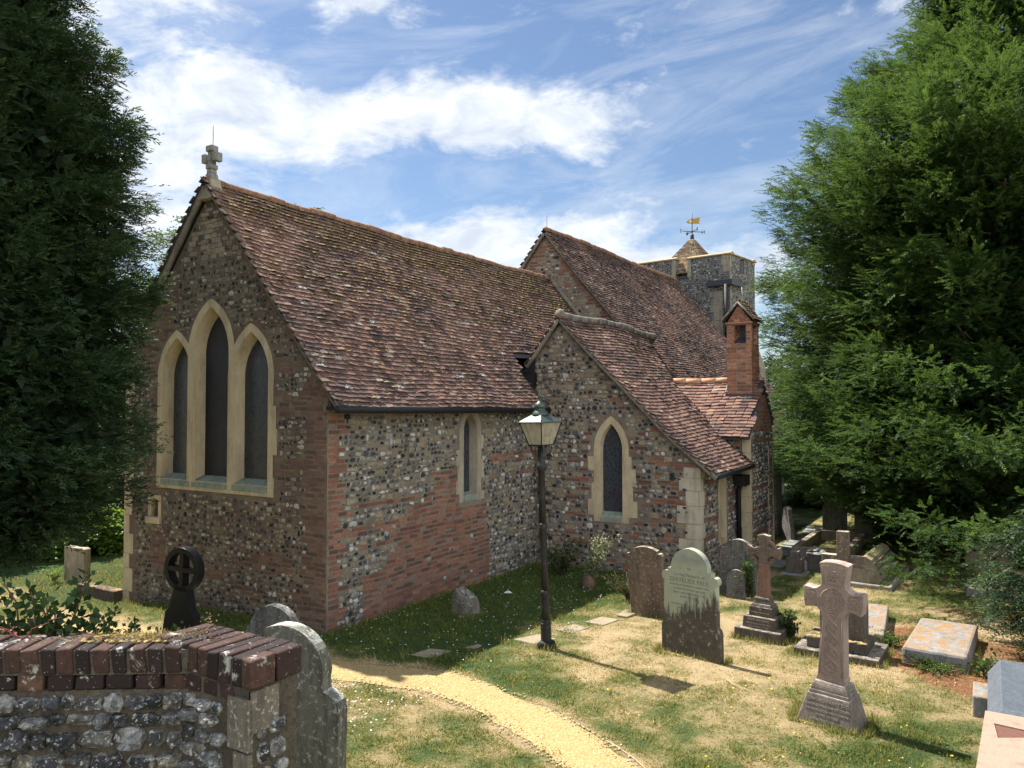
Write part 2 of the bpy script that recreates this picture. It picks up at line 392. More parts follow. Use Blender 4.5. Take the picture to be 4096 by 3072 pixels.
def make_ground():
    def ax(lo, hi, fl, fh, st):
        mid = np.arange(fl, fh, st)
        a = fl - np.geomspace(st, fl - lo, 26)[::-1]; b = fh + np.geomspace(st, hi - fh, 26)
        return np.concatenate([a, mid, b])
    X = ax(-320, 320, -19, 5, .1); Y = ax(-300, 340, 2.5, 24, .1)
    XX, YY = np.meshgrid(X, Y)
    Z = zg(XX, YY)
    mb = MB(); mb.grid(np.stack([XX, YY, Z], -1))
    mb.A = {'dry': [dryness(XX, YY).ravel()], 'lit': [litter(XX, YY).ravel()]}
    g = G('churchyard turf')
    d = g.ma('ADD', g.attr('dry'), g.ma('MULTIPLY', g.ma('SUBTRACT', g.noise(26, 8, .82), .5), 1.9), clamp=True)
    c = g.ramp(d, [(.0, (.035, .07, .014)), (.3, (.10, .13, .035)), (.58, (.28, .22, .10)), (1, (.46, .345, .195))])
    lt = g.ramp(g.ma('ADD', g.attr('lit'), g.ma('MULTIPLY', g.ma('SUBTRACT', g.noise(14, 5, .75), .5), 1.2)), [(.35, 0), (.6, 1)])
    lc = g.ramp(g.noise(60, 5, .8), [(.3, (.10, .045, .02)), (.5, (.24, .11, .045)), (.7, (.42, .24, .11))])
    c = g.mix(lt, c, lc)
    g.bump(g.ma('ADD', g.noise(90, 5, .8), g.noise(25, 4, .7)), 1.0, .03)
    g.done(c, .95)
    tag(mb.build('ground', g.m), kind='structure')
    # gravel path
    mb = MB(); T = np.gradient(PC, axis=0); T /= np.linalg.norm(T, axis=1)[:, None]; Nn = np.stack([-T[:, 1], T[:, 0]], 1)
    PCf = catmull(PATH, 34); T = np.gradient(PCf, axis=0); T /= np.linalg.norm(T, axis=1)[:, None] + 1e-9; Nn = np.stack([-T[:, 1], T[:, 0]], 1)
    w = np.linspace(-1, 1, 9); rows = []
    n = len(PCf); s = np.arange(n) * .06
    wl = .31 + .05 * fbm(s, s * 0, 1.1, 1); wr = .31 + .05 * fbm(s, s * 0 + 5, 1.1, 3)
    for k in w:
        off = np.where(k < 0, k * wr, k * wl)
        p = PCf + Nn * off[:, None]
        rows.append(np.stack([p[:, 0], p[:, 1], zg(p[:, 0], p[:, 1]) + .016 - .010 * k * k], 1))
    mb.grid(np.stack(rows, 0)); 
    g = G('yellow gravel')
    v = g.vor(75); c = g.ramp(g.vor(75, 'F1', 'Color'), [(0, (.20, .14, .055)), (.35, (.36, .26, .105)), (.75, (.45, .335, .155)), (1, (.56, .46, .29))])
    c = g.mix(g.ramp(g.noise(3, 6, .7), [(.4, 0), (.7, .5)]), c, (.40, .28, .12))
    g.bump(g.ma('ADD', g.ma('MULTIPLY', v, -1), g.noise(40, 4, .7)), .9, .012)
    g.done(c, .95)
    tag(mb.build('path', g.m), kind='structure')
make_ground()

# ------------------------------------------------------------------ masonry
def inpoly(p, poly):
    x, y = p; c = False; n = len(poly); j = n - 1
    for i in range(n):
        xi, yi = poly[i]; xj, yj = poly[j]
        if (yi > y) != (yj > y) and x < (xj - xi) * (y - yi) / (yj - yi) + xi: c = not c
        j = i
    return c
def masonry(mb, poly, holes, fn, style, size=(.06, .14), rowh=(.062, .10), down=False, mats=(1, 2, 3), n=8, seed=1, proud=.018, smooth=False, gap=.011):
    """flints, bricks and stone blocks bedded in courses over a wall face.
    fn(u,z,d): point at depth d in front of the face; style(u,z,r)->kind"""
    rg = random.Random(seed)
    us = [p[0] for p in poly]; zs = [p[1] for p in poly]
    z = min(zs) + .01; fl = []; bl = []
    z1_ = max(zs)
    def ok(u0, u1, z0, z1):
        for u in (u0, (u0 + u1) / 2, u1):
            for q in (z0, z1):
                if not inpoly((u, q), poly): return False
                for h in holes:
                    if inpoly((u, q), h): return False
        return True
    ph = rg.uniform(0, 9)
    while z < max(zs):
        h = rg.uniform(*rowh); u = min(us) + rg.uniform(0, .05 if not down else .01)
        while u < max(us):
            zc = (z1_ + min(zs) - z - h / 2) if down else z + h / 2 + .012 * math.sin(u * 2.3 + ph) + .008 * math.sin(u * 5.1 + z * 3)
            k = style(u, zc, rg.random())
            if k == 'n': u += rg.uniform(.03, .1); continue
            if k == 'f':
                w = rg.uniform(*size); hh = h * (rg.uniform(.72, 1.12) if not down else rg.uniform(.72, 1.02)); w = min(w, hh * 2.1)
                if rg.random() < .12 and not down: w *= 1.35; hh *= 1.4
                if ok(u, u + w, zc - hh / 2, zc + hh / 2): fl.append((u + w / 2, zc + (rg.uniform(-.006, .006) if down else rg.uniform(-.012, .012)), w / 2 - gap * .45, hh / 2 - gap * .4, rg.uniform(.4, 1.3)))
            elif k == 'b':
                w = rg.choice((.11, .2, .215, .22, .17)) * rg.uniform(.9, 1.08); hb = min(h - gap, .055)
                cut = 0
                nrow = 1
                if ok(u, u + w, zc - hb / 2, zc + hb / 2): bl.append((u + w / 2, zc, w / 2 - gap * .62, hb / 2 - .002, rg.uniform(.2, .8), 0))
                elif ok(u, u + w * .5, zc - hb / 2, zc + hb / 2): w *= .5; bl.append((u + w / 2, zc, w / 2 - gap * .62, hb / 2 - .002, rg.uniform(.2, .8), 0))
            elif k == 't':
                w = rg.uniform(.16, .34); hb = .026
                for dz in (-.022, .016):
                    if ok(u, u + w, zc + dz - hb / 2, zc + dz + hb / 2): bl.append((u + w / 2, zc + dz, w / 2 - .006, hb / 2, rg.uniform(.3, .8), 0))
            else:
                w = rg.uniform(.1, .24); hb = h * rg.uniform(.85, 1.1)
                if ok(u, u + w, zc - hb / 2, zc + hb / 2): bl.append((u + w / 2, zc, w / 2 - gap * .5, hb / 2 - gap * .3, rg.uniform(.3, .9), 1))
            u += w
        z += h
    f3 = lambda U, Z, D: np.stack(np.broadcast_arrays(*fn(U, Z, D)), -1)
    if fl:
        A = np.array(fl); m = len(A); rr = np.random.default_rng(seed)
        w = (np.arange(n) + rr.uniform(-.3, .3, (m, n))) * 2 * np.pi / n
        e = 2 / 2.6
        cx = np.sign(np.cos(w)) * np.abs(np.cos(w)) ** e; cz = np.sign(np.sin(w)) * np.abs(np.sin(w)) ** e
        r0 = rr.uniform(.74, 1.14, (m, n)) if n < 10 else rr.uniform(.82, 1.2, (m, n))
        U0 = A[:, 0:1] + cx * r0 * A[:, 2:3]; Z0 = A[:, 1:2] + cz * r0 * A[:, 3:4]
        rings = [(1.0, -.006, 1.0), (.93, .55, .85), (.62, 1.0, .35)] if n > 8 else [(1.0, -.006, 1.0), (.74, .9, .4)]
        Vs = []; rim = []
        ht = proud * A[:, 4:5]
        tl = rr.uniform(-.35, .35, (m, 1)); tz = rr.uniform(-.35, .35, (m, 1))
        for sc_, dd, rm in rings:
            jit = rr.uniform(.9, 1.1, (m, n))
            D = np.full((m, n), dd) if dd < 0 else ht * dd * rr.uniform(.75, 1.25, (m, n)) * (1 + tl * cx + tz * cz)
            Vs.append(f3(A[:, 0:1] + (U0 - A[:, 0:1]) * sc_ * jit, A[:, 1:2] + (Z0 - A[:, 1:2]) * sc_ * jit, D)); rim.append(np.full((m, n), rm))
        Vs.append(f3(A[:, 0:1] + 0 * ht, A[:, 1:2] + 0 * ht, ht * 1.12)); rim.append(np.zeros((m, 1)))
        V = np.concatenate(Vs, 1); k = V.shape[1]; nr = len(rings); i = np.arange(n); j = (i + 1) % n
        Q = np.concatenate([np.stack([a * n + i, a * n + j, (a + 1) * n + j, (a + 1) * n + i], 1) for a in range(nr - 1)])
        Tt = np.stack([(nr - 1) * n + i, (nr - 1) * n + j, np.full(n, nr * n)], 1)
        base = (np.arange(m) * k)[:, None, None]
        b0 = mb.n
        mb.raw(V.reshape(-1, 3), (Q[None] + base).reshape(-1, 4), mats[0], smooth, rim=np.concatenate(rim, 1).ravel())
        Fi = (Tt[None] + base).reshape(-1, 3)
        mb.I.append((Fi + b0).ravel()); mb.S.append(np.full(len(Fi), 3)); mb.M.append(np.full(len(Fi), mats[0])); mb.sm.append(np.full(len(Fi), smooth))
    if bl:
        A = np.array(bl); m = len(A); rr = np.random.default_rng(seed + 5)
        V = []
        for lay in (0, 1):
            for sx, sz in ((-1, -1), (1, -1), (1, 1), (-1, 1)):
                q = 1.0 if lay == 0 else .97
                jx = rr.uniform(-.006, .006, m); jz = rr.uniform(-.004, .004, m)
                D = np.full(m, -.006) if lay == 0 else proud * .55 * A[:, 4] + rr.uniform(-.003, .003, m)
                V.append(f3(A[:, 0] + sx * A[:, 2] * q + jx, A[:, 1] + sz * A[:, 3] * q + jz, D))
        V = np.stack(V, 1)
        Q = np.array([[4, 5, 6, 7], [0, 1, 5, 4], [1, 2, 6, 5], [2, 3, 7, 6], [3, 0, 4, 7]])
        F = (Q[None] + (np.arange(m) * 8)[:, None, None]).reshape(-1, 4)
        mm = np.repeat(np.where(A[:, 5] > .5, mats[2], mats[1]), 5)
        mb.raw(V.reshape(-1, 3), F, mm)

def arch(c, w, z0, zs, za, k=10):
    """pointed arch outline, half width w, from sill z0, springing zs, apex za"""
    h = za - zs; Rr = (w * w + h * h) / (2 * w); cx = w - Rr
    am = math.atan2(h, -cx) if cx < 0 else math.atan2(h, -cx)
    am = math.acos(max(-1, min(1, -cx / Rr)))
    rt = [(c + cx + Rr * math.cos(t), zs + Rr * math.sin(t)) for t in np.linspace(0, am, k)]
    lt = [(2 * c - u, z) for u, z in rt[::-1]][1:]
    return [(c - w, z0), (c + w, z0)] + rt + lt
def ring(mb, inner, outer, fn, d, mat=0):
    """flat face between two outlines of equal length plus outer edge"""
    n = len(inner)
    V = [fn(u, z, d) for u, z in inner] + [fn(u, z, d) for u, z in outer] + [fn(u, z, -.01) for u, z in outer]
    F = [[i, (i + 1) % n, n + (i + 1) % n, n + i] for i in range(n)] + [[n + i, n + (i + 1) % n, 2 * n + (i + 1) % n, 2 * n + i] for i in range(n)]
    mb.faces(V, F, mat)
def reveal(mb, front, back, fn, d0, d1, mat=0):
    n = len(front)
    V = [fn(u, z, d0) for u, z in front] + [fn(u, z, -d1) for u, z in back]
    mb.faces(V, [[i, (i + 1) % n, n + (i + 1) % n, n + i] for i in range(n)], mat)

church = thing('church', 'old flint and brick church with steep clay tiled roofs and a low battlemented tower', 'church', SITE)

def lancet(fn, c, w, z0, zs, za, fw, gw, depth, label=None, lead='glass', blocks=(), sill=True, proud=.006, smat='ashlar', sillz=.12):
    """window: stone surround with splayed reveal > glass, sill"""
    inn = arch(c, w, z0, zs, za); h = (za - zs)
    out = arch(c, w + fw, z0 - .12, zs, za + fw * 1.15)
    bk = arch(c, gw, z0 + .02, zs, za - (w - gw) * 1.2)
    mb = MB(); ring(mb, inn, out, fn, proud); reveal(mb, inn, bk, fn, proud, depth)
    for (u0, u1, q0, q1) in blocks:
        V = [fn(u, z, d) for d in (-.01, proud + .003 + random.uniform(0, .003)) for u, z in ((u0, q0), (u1, q0), (u1, q1), (u0, q1))]
        mb.raw(V, [[4, 5, 6, 7], [0, 1, 5, 4], [1, 2, 6, 5], [2, 3, 7, 6], [3, 0, 4, 7]])
    o = mb.build('window', MT[smat], church, world=True)
    if label: o['label'] = label
    mb = MB(); big = arch(c, gw + .02, z0, zs, za - (w - gw) * 1.2 + .02)
    mb.sheet(big, lambda u, z: fn(u, z, -depth + .01))
    mb.build('glass', MT[lead], o, world=True)
    if sill:
        mb = MB()
        P = [(c - w + .01, z0 + sillz * .7, -depth + .02), (c + w - .01, z0 + sillz * .7, -depth + .02), (c + w - .01, z0 - .02, .02), (c - w + .01, z0 - .02, .02),
             (c + w - .01, z0 - .1, .02), (c - w + .01, z0 - .1, .02), (c + w - .01, z0 - .1, -depth), (c - w + .01, z0 - .1, -depth)]
        mb.faces([fn(*p) for p in P], [[0, 1, 2, 3], [3, 2, 4, 5], [5, 4, 6, 7], [1, 6, 4, 2], [0, 3, 5, 7]])
        mb.build('sill', MT['slate_sill'], o, world=True)
    return inn
def wall_face(mb, poly, holes, fn, mat=0):
    mb.sheet(poly, lambda u, z: fn(u, z, 0.0), mat, holes)
def quoin(mb, fn, u0, sgn, z0, z1, wide=(.22, .36), hh=(.2, .32), d=.008, seed=0, mat=0):
    """ashlar corner blocks of alternating length up one arris"""
    rg = random.Random(seed); z = z0; k = 0
    while z < z1 - .05:
        h = min(rg.uniform(*hh), z1 - z); w = wide[k % 2] * rg.uniform(.9, 1.1)
        a, b = sorted((u0, u0 + sgn * w)); dd = d + rg.uniform(0, .004)
        V = [fn(u, q, e) for e in (-.012, dd) for u, q in ((a, z + .004), (b, z + .004), (b, z + h - .004), (a, z + h - .004))]
        mb.raw(V, [[4, 5, 6, 7], [0, 1, 5, 4], [1, 2, 6, 5], [2, 3, 7, 6], [3, 0, 4, 7]], mat)
        z += h; k += 1

SL = 1.235; RX, RZ = -10.96, 7.0                       # chancel ridge line and roof slope
YE, XS, YC, XC, YN = 8.12, -8.23, 14.18, -4.67, 19.7
WM = ['mortar', 'flint', 'brick', 'lime']
# --- chancel east wall
fE = lambda u, z, d: (u, YE - d, z)
def ztop(u): return RZ - .12 - SL * abs(u - RX)
polyE = [(-13.27, -.4), (XS, -.4), (XS, ztop(XS)), (RX, RZ - .12), (-13.27, ztop(-13.27))]
h1 = lancet(fE, -11.81, .40, 2.06, 3.78, 4.47, .12, .34, .2, 'left light of the triple lancet, leaded glass', sill=True)
h2 = lancet(fE, -10.90, .46, 2.06, 4.18, 4.93, .13, .38, .2, 'tall middle light of the triple lancet, boarded dark', lead='board', proud=.012)
h3 = lancet(fE, -9.92, .42, 2.06, 3.78, 4.48, .12, .36, .2, 'right light of the triple lancet, leaded glass',
            blocks=[(-9.5, -9.36, 1.93, 2.2), (-9.5, -9.3, 2.55, 2.95), (-9.5, -9.38, 2.2, 2.55), (-9.5, -9.33, 2.95, 3.3), (-9.5, -9.38, 3.3, 3.72)])
mb = MB(); mb.box(-12.33, -9.36, YE - .016, YE + .05, 1.9, 1.955); o = mb.build('window_ledge', MT['ashlar'], church, world=True)
hat = [(-12.47, 1.38), (-12.27, 1.38), (-12.27, 1.68), (-12.47, 1.68)]
mb = MB(); wall_face(mb, polyE, [h1, h2, h3, hat], fE)
def styE(u, z, r):
    edge = -8.23 - u
    if edge < .46 + (.1 if int(z / .14) % 2 else 0) and z < 3.6: return 'b'
    if u < -12.95 and z < 2.0: return 'n'
    if -12.38 < u < -9.3 and 1.86 < z < 3.5: return 'n'
    if z > 5.75: return 'l' if r < .42 else ('f' if r < .75 else 'n')
    b = vnoise(u, z * 2.6, 1.3, 2) + .35 * vnoise(u, z * 9, .6, 5)
    if z > 1.86:
        if b > .22: return 'b' if r < .55 else 'n'
        return 'f' if r < .72 else 'n'
    if b > .5: return 'b' if r < .5 else 'f'
    return 'f' if r < .86 else 'n'
hz = [[(u, z) for u, z in arch(c, w, 1.9, s_, a)] for c, w, s_, a in ((-11.81, .52, 3.78, 4.61), (-10.9, .59, 4.18, 5.08), (-9.92, .54, 3.78, 4.62))]
hz += [[(-12.56, 1.26), (-12.2, 1.26), (-12.2, 1.78), (-12.56, 1.78)]]
masonry(mb, polyE, hz, fE, styE, seed=3, size=(.05, .125), rowh=(.06, .095), proud=.02)
# chancel south face behind (hidden side) and north wall
mb.box(-13.26, XS - .4, YE + .4, 19.6, -.4, 3.25, 0)
mb.raw([(-13.27, YE, -.4), (-13.27, 19.7, -.4), (-13.27, 19.7, 4.1), (-13.27, YE, 4.1)], [[0, 1, 2, 3]], 0)
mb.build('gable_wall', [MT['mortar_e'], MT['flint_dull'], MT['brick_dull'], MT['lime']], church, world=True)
mb = MB(); quoin(mb, fE, -13.27, 1, -.35, 4.0, (.17, .26), (.25, .42), .01, 5); mb.build('corner_quoin', MT['ashlar'], church, world=True)
mb = MB()
for a in ((-12.56, -12.47, 1.3, 1.76), (-12.27, -12.19, 1.3, 1.76)): mb.box(a[0], a[1], YE - .012, YE + .1, a[2], a[3])
mb.box(-12.47, -12.27, YE - .012, YE + .1, 1.68, 1.76); mb.box(-12.58, -12.17, YE - .05, YE + .1, 1.27, 1.38)
o = mb.build('hatch', MT['ashlar'], church, world=True, bevel=.008)
mb = MB(); mb.box(-12.47, -12.27, YE + .06, YE + .09, 1.38, 1.68); mb.box(-12.44, -12.40, YE + .05, YE + .06, 1.4, 1.66); mb.build('board', MT['wood'], o, world=True)
# --- chancel north wall (in view)
fS = lambda u, z, d: (XS + d, u, z)
hS = lancet(fS, 11.75, .215, 1.66, 2.86, 3.16, .13, .19, .17, 'narrow lancet under the eaves', smat='ashlar_grey',
            blocks=[(11.3, 11.42, 1.7, 1.95), (11.34, 11.42, 1.95, 2.2), (11.29, 11.42, 2.2, 2.5), (12.08, 12.2, 1.95, 2.3), (12.08, 12.17, 2.5, 2.75), (12.08, 12.2, 1.55, 1.7)], sillz=.06)
polyS = [(YE, -.5), (YC + .3, -.5), (YC + .3, 3.45), (YE, 3.45)]
mb = MB(); wall_face(mb, polyS, [hS], fS)
def styS(u, z, r):
    q = .30 if int(z / .152) % 2 else .2
    if u < YE + q: return 'b'
    n = .25 * vnoise(u, z, 2.2, 6)
    if 9.45 + n < u < 12.15 and z < 1.52 + n: return 'b' if r < .97 else 'f'
    if 10.45 + n < u < 11.4 and z < 2.12 + n * .3: return 'b'
    if z < .75 + n and 8.8 + n < u < 12.3: return 'b' if r < .9 else 'n'
    if u < 10.6 and (abs(z - 1.72 - .02 * (u - 8)) < .045 or abs(z - 1.42) < .08 or abs(z - 1.15) < .04): return 'b' if r < .75 else 'f'
    if u > 12.4 and (abs(z - 2.28) < .08 or abs(z - 1.95) < .05): return 'b' if r < .6 else 'f'
    if z > 2.75: return 'f' if r < .72 else ('l' if r < .82 else 'n')
    return 'f' if r < .82 else ('l' if r < .92 else 'n')
hs = [arch(11.75, .36, 1.5, 2.86, 3.32)]
masonry(mb, polyS, hs, fS, styS, seed=8, size=(.045, .15), rowh=(.062, .098), proud=.022)
mb.build('wall', [MT['mortar_s'], MT['flint'], MT['brick'], MT['lime']], church, world=True)

# --- tiled roofs
def tiled(S, rows, gauge, lim, mat, name, tw=.165, under=None, seed=1, label=None):
    rr = np.random.default_rng(seed); A = []; B = []
    for r in range(rows):
        b = r * gauge; a0, a1 = lim(b)
        a = np.arange(a0 + (tw / 2 if r % 2 else 0), a1, tw) + rr.uniform(-.008, .008)
        A.append(a + tw / 2 * 0); B.append(np.full(len(a), b))
    A = np.concatenate(A); B = np.concatenate(B); m = len(A)
    A = A + rr.normal(0, .004, m)
    e = .02; P = S(A, B); Ta = S(A + e, B) - P; Tb = S(A, B + e) - P
    Ta /= np.linalg.norm(Ta, axis=1)[:, None]; Tb /= np.linalg.norm(Tb, axis=1)[:, None]
    N = np.cross(Ta, Tb); N *= np.sign(N[:, 2:3])
    hw = tw / 2 * rr.uniform(.93, .985, m); sk = rr.normal(0, .006, m); lift = rr.gamma(2, .0032, m) + .006; tl = rr.normal(0, .0045, m)
    V = []
    for lay in (0, 1):
        for sx, t in ((-1, 0), (1, 0), (1, 1), (-1, 1)):
            dn = -.045 if t == 0 else gauge + .006 + sk * sx + rr.normal(0, .004, m)
            hh = (.004 if t == 0 else .026 + lift + tl * sx) - (.022 if lay else 0)
            V.append(P + Ta * (sx * hw)[:, None] + Tb * (np.zeros(m) + dn)[:, None] + N * (np.zeros(m) + hh)[:, None])
    V = np.stack(V, 1)
    Q = np.array([[0, 1, 2, 3], [3, 2, 6, 7], [1, 5, 6, 2], [0, 3, 7, 4]])
    mb = MB(); mb.raw(V.reshape(-1, 3), (Q[None] + (np.arange(m) * 8)[:, None, None]).reshape(-1, 4), 0)
    bs = np.linspace(0, rows * gauge + .02, 26); g = []
    for b in bs:
        a0, a1 = lim(b); aa = np.linspace(a0 - .06, a1 + .02, 30); p = S(aa, np.full(30, b)); g.append(p - np.array([0, 0, .03]))
    mb.grid(np.array(g), 1, False)
    o = mb.build(name, [mat, MT['lead']], church, world=True)
    if label: o['label'] = label
    return o
def ridge_cap(path, r, mat, parent, seg=.32):
    path = np.asarray(path, float); L = np.concatenate([[0], np.cumsum(np.linalg.norm(np.diff(path, axis=0), axis=1))])
    mb = MB(); s = 0; rr = random.Random(3)
    while s < L[-1] - .02:
        e = min(s + seg * rr.uniform(.95, 1.05), L[-1]); ps = []
        for t in (s, (s + e) / 2, e - .006): ps.append([np.interp(t, L, path[:, k]) for k in range(3)])
        j = rr.uniform(-.012, .012); ps = np.array(ps) + np.array([0, rr.uniform(-.006, .006), j])
        mb.tube(ps, r * rr.uniform(.94, 1.06), 10, 0, True); s = e
    return mb.build('ridge_capping', mat, parent, world=True)
ct, sn = 1 / math.hypot(1, SL), SL / math.hypot(1, SL)
sagc = lambda Y: -.05 * np.sin(np.pi * np.clip((Y - 8) / 11.7, 0, 1)) + .012 * np.sin(Y * 1.7 + 1) + .006 * np.sin(Y * 4.3)
def S_ch(a, b, s=1): return np.stack([RX + s * ct * b, a, RZ + .03 - sn * b + sagc(a) + .012 * np.sin(b * 2.1 + a * .8) + .05 * sst(4.2, 4.9, b)], -1)
LE = 4.86
def lim_ch(b):
    # the lower courses stop at the chapel gable
    return (8.03, YN - .02) if b < 3.2 else (8.03, YC + .12)
roofc = tiled(S_ch, 50, .0972, lim_ch, MT['tile'], 'roof', seed=2, label='mossy chancel roof of uneven clay tiles')
roofc2 = tiled(lambda a, b: S_ch(a, b, -1), 38, .0972, lambda b: (8.03, YN - .02), MT['tile'], 'roof', seed=4, label='far slope of the chancel roof')
yy = np.linspace(8.05, YN, 30); ridge_cap(np.stack([0 * yy + RX, yy, RZ + .02 + sagc(yy)], 1), .085, MT['ridge'], roofc)
# moss cushions on the upper courses
mb = MB(); rr = np.random.default_rng(9); k = 4200
a = rr.uniform(8.1, 19.5, k); b = np.abs(rr.normal(0, 1.15, k)); b = np.where(rr.random(k) < .14, rr.uniform(0, 4.8, k), b)
keep = (vnoise(a, b * 2, 1.1, 1) + .35 - .12 * b + rr.uniform(-.3, .3, k)) > .12; keep &= (b < 4.85) & ((b < 3.2) | (a < 14.1))
a, b = a[keep], np.floor(b[keep] / .0972) * .0972 + .095; P = S_ch(a, b) ; nrm = np.array([sn, 0, ct])
ico = np.array([[0, 0, 1], [.9, 0, .35], [.28, .85, .35], [-.72, .53, .35], [-.72, -.53, .35], [.28, -.85, .35], [1, .2, -.1], [.1, 1, -.1], [-.9, .55, -.1], [-.7, -.8, -.1], [.4, -1, -.1]])
icf = np.array([[0, 1, 2], [0, 2, 3], [0, 3, 4], [0, 4, 5], [0, 5, 1], [1, 6, 2], [6, 7, 2], [2, 7, 3], [7, 8, 3], [3, 8, 4], [8, 9, 4], [4, 9, 5], [9, 10, 5], [5, 10, 1], [10, 6, 1]])
def blobs(mb, P, sx, sy, sz, mat=0, seed=1):
    r_ = np.random.default_rng(seed); m = len(P); V = ico[None] * r_.uniform(.75, 1.25, (m, len(ico), 1)) * np.stack([sx, sy, sz], 1)[:, None, :] + P[:, None, :]
    mb.raw(V.reshape(-1, 3), (icf[None] + (np.arange(m) * len(ico))[:, None, None]).reshape(-1, 3), mat, True)
s0 = rr.uniform(.018, .045, len(a)); blobs(mb, P + nrm * .028, s0, s0 * rr.uniform(1, 2.6, len(a)), s0 * .5)
tag(mb.build('moss', MT['roofmoss'], roofc, world=True), kind='stuff')
# verge mortar and bargeboards of the east gable
mb = MB()
for s in (1, -1):
    bb = np.linspace(.05, LE if s > 0 else 3.7, 14); p = S_ch(np.full(14, 8.06), bb, s) + np.array([0, 0, -.055])
    mb.tube(p, .055 * (1 + .15 * np.sin(np.arange(14) * 2.1)), 7, 0)
mb.build('verge', MT['verge'], church, world=True)
mb = MB(); mb.frust((RX, YE + .02), (.2, .13), (.10, .10), 6.72, 7.06); mb.build('apex_stone', MT['ashlar_grey'], church, world=True, bevel=.02)
# finial cross
cr = MB()
cr.frust((RX, YE + .02), (.085, .085), (.07, .07), 7.04, 7.16); cr.frust((RX, YE + .02), (.065, .06), (.06, .055), 7.16, 7.24)
cr.box(RX - .075, RX + .075, YE - .05, YE + .09, 7.24, 7.315); cr.frust((RX, YE + .02), (.05, .05), (.06, .05), 7.315, 7.37)
cr.box(RX - .06, RX + .06, YE - .03, YE + .07, 7.37, 7.49)
for s in (1, -1):
    x0, x1 = sorted((RX + s * .06, RX + s * .095)); cr.box(x0, x1, YE - .025, YE + .065, 7.385, 7.475)
    x0, x1 = sorted((RX + s * .095, RX + s * .185)); cr.box(x0, x1, YE - .05, YE + .09, 7.355, 7.505)
cr.frust((RX, YE + .02), (.05, .045), (.055, .05), 7.49, 7.535); cr.box(RX - .078, RX + .078, YE - .05, YE + .09, 7.535, 7.635)
o = cr.build('cross_finial', m_stone('finial stone', (.22, .21, .18), (.30, .29, .25), (.42, .42, .36), .5, (.05, .05, .05), .5, 3), church, world=True, bevel=.012)
def rod(x, y, z0, z1): 
    m = MB(); m.tube([(x, y, z0), (x + .004, y, (z0 + z1) / 2), (x, y, z1)], .006, 6); m.build('lightning_rod', MT['iron'], church, world=True)
rod(RX + .01, YE + .03, 7.6, 7.98)
# eaves gutter of the chancel
mb = MB(); mb.tube([(-7.9, 7.98, 3.255), (-7.9, 11, 3.235), (-7.9, YC - .02, 3.22)], .058, 10); mb.box(-8.2, -7.93, 8.06, YC - .02, 3.24, 3.30)
mb.build('gutter', MT['black'], church, world=True)
mb = MB(); mb.tube([(-7.94, YC - .1, 3.2), (-8.08, YC - .1, 3.0), (-8.08, YC - .1, 0.0)], .05, 10); mb.build('downpipe', MT['black'], church, world=True)

# --- nave
NX, NZ = -11.06, 8.5
def nz(X):
    t = X - NX; return NZ - 1.27 * t + .028 * t * t
def S_nv(a, b, s=1):
    t = b * .62 + 0.006 * b * b
    return np.stack([NX + s * t, a, NZ - 1.27 * t + .028 * t * t + .025 * np.sin(a * .9) + .01 * np.sin(b * 2.3 + a)], -1)
roofn = tiled(S_nv, 70, .097, lambda b: (YN - .12, 30.6), MT['tile_n'], 'roof', seed=6, label='steep nave roof of dark clay tiles')
tiled(lambda a, b: S_nv(a, b, -1), 45, .097, lambda b: (YN - .12, 30.6), MT['tile_n'], 'roof', seed=7, label='far slope of the nave roof')
yy = np.linspace(YN - .1, 30.6, 26); ridge_cap(np.stack([0 * yy + NX, yy, NZ + .02 + .025 * np.sin(yy * .9)], 1), .085, MT['ridge'], roofn)
fN = lambda u, z, d: (u, YN - d, z)
xx = np.linspace(NX, -6.7, 16)
polyN = [(NX - 3.6, 0), (-6.7, 0)] + [(x, nz(x) - .1) for x in xx[::-1]] + [(2 * NX - x, nz(x) - .1) for x in xx[1:] if x < NX + 3.6]
mb = MB(); wall_face(mb, polyN, [], fN)
def styN(u, z, r):
    if z < 2.8: return 'n'
    d = nz(NX + abs(u - NX)) - z
    if d < .55 + .12 * vnoise(u, z, 4, 1): return 'b' if r < .93 else 'n'
    return 'l' if r < .5 else ('f' if r < .8 else ('b' if r < .86 else 'n'))
masonry(mb, polyN, [], fN, styN, seed=14, size=(.07, .2), rowh=(.07, .11), proud=.02)
mb.box(NX - 4.2, -6.75, YN + .1, 30.5, -.2, 3.3, 0)
mb.build('gable_wall', [MT['mortar_c'], MT['flint'], MT['brick'], MT['lime']], church, world=True)
mb = MB()
for s in (1, -1):
    bb = np.linspace(.05, 5.2, 12); p = S_nv(np.full(12, YN - .12), bb, s) + np.array([0, 0, -.06]); mb.tube(p, .055, 7)
bb = np.linspace(2.4, 4.6, 8); p = S_ch(np.full(8, YN - .06), bb) 
bb = np.linspace(.1, 4.2, 10); p = S_ch(np.full(10, YN - .07), bb) + np.array([.02, 0, .05]); mb.tube(p, .07, 7)
mb.build('verge', MT['verge'], church, world=True)
rod(NX + .03, YN - .05, 8.5, 8.9)
mb = MB(); mb.tube([(-6.52, 19.9, 3.28), (-6.52, 30.4, 3.25)], .055, 8); mb.build('gutter', MT['black'], church, world=True)

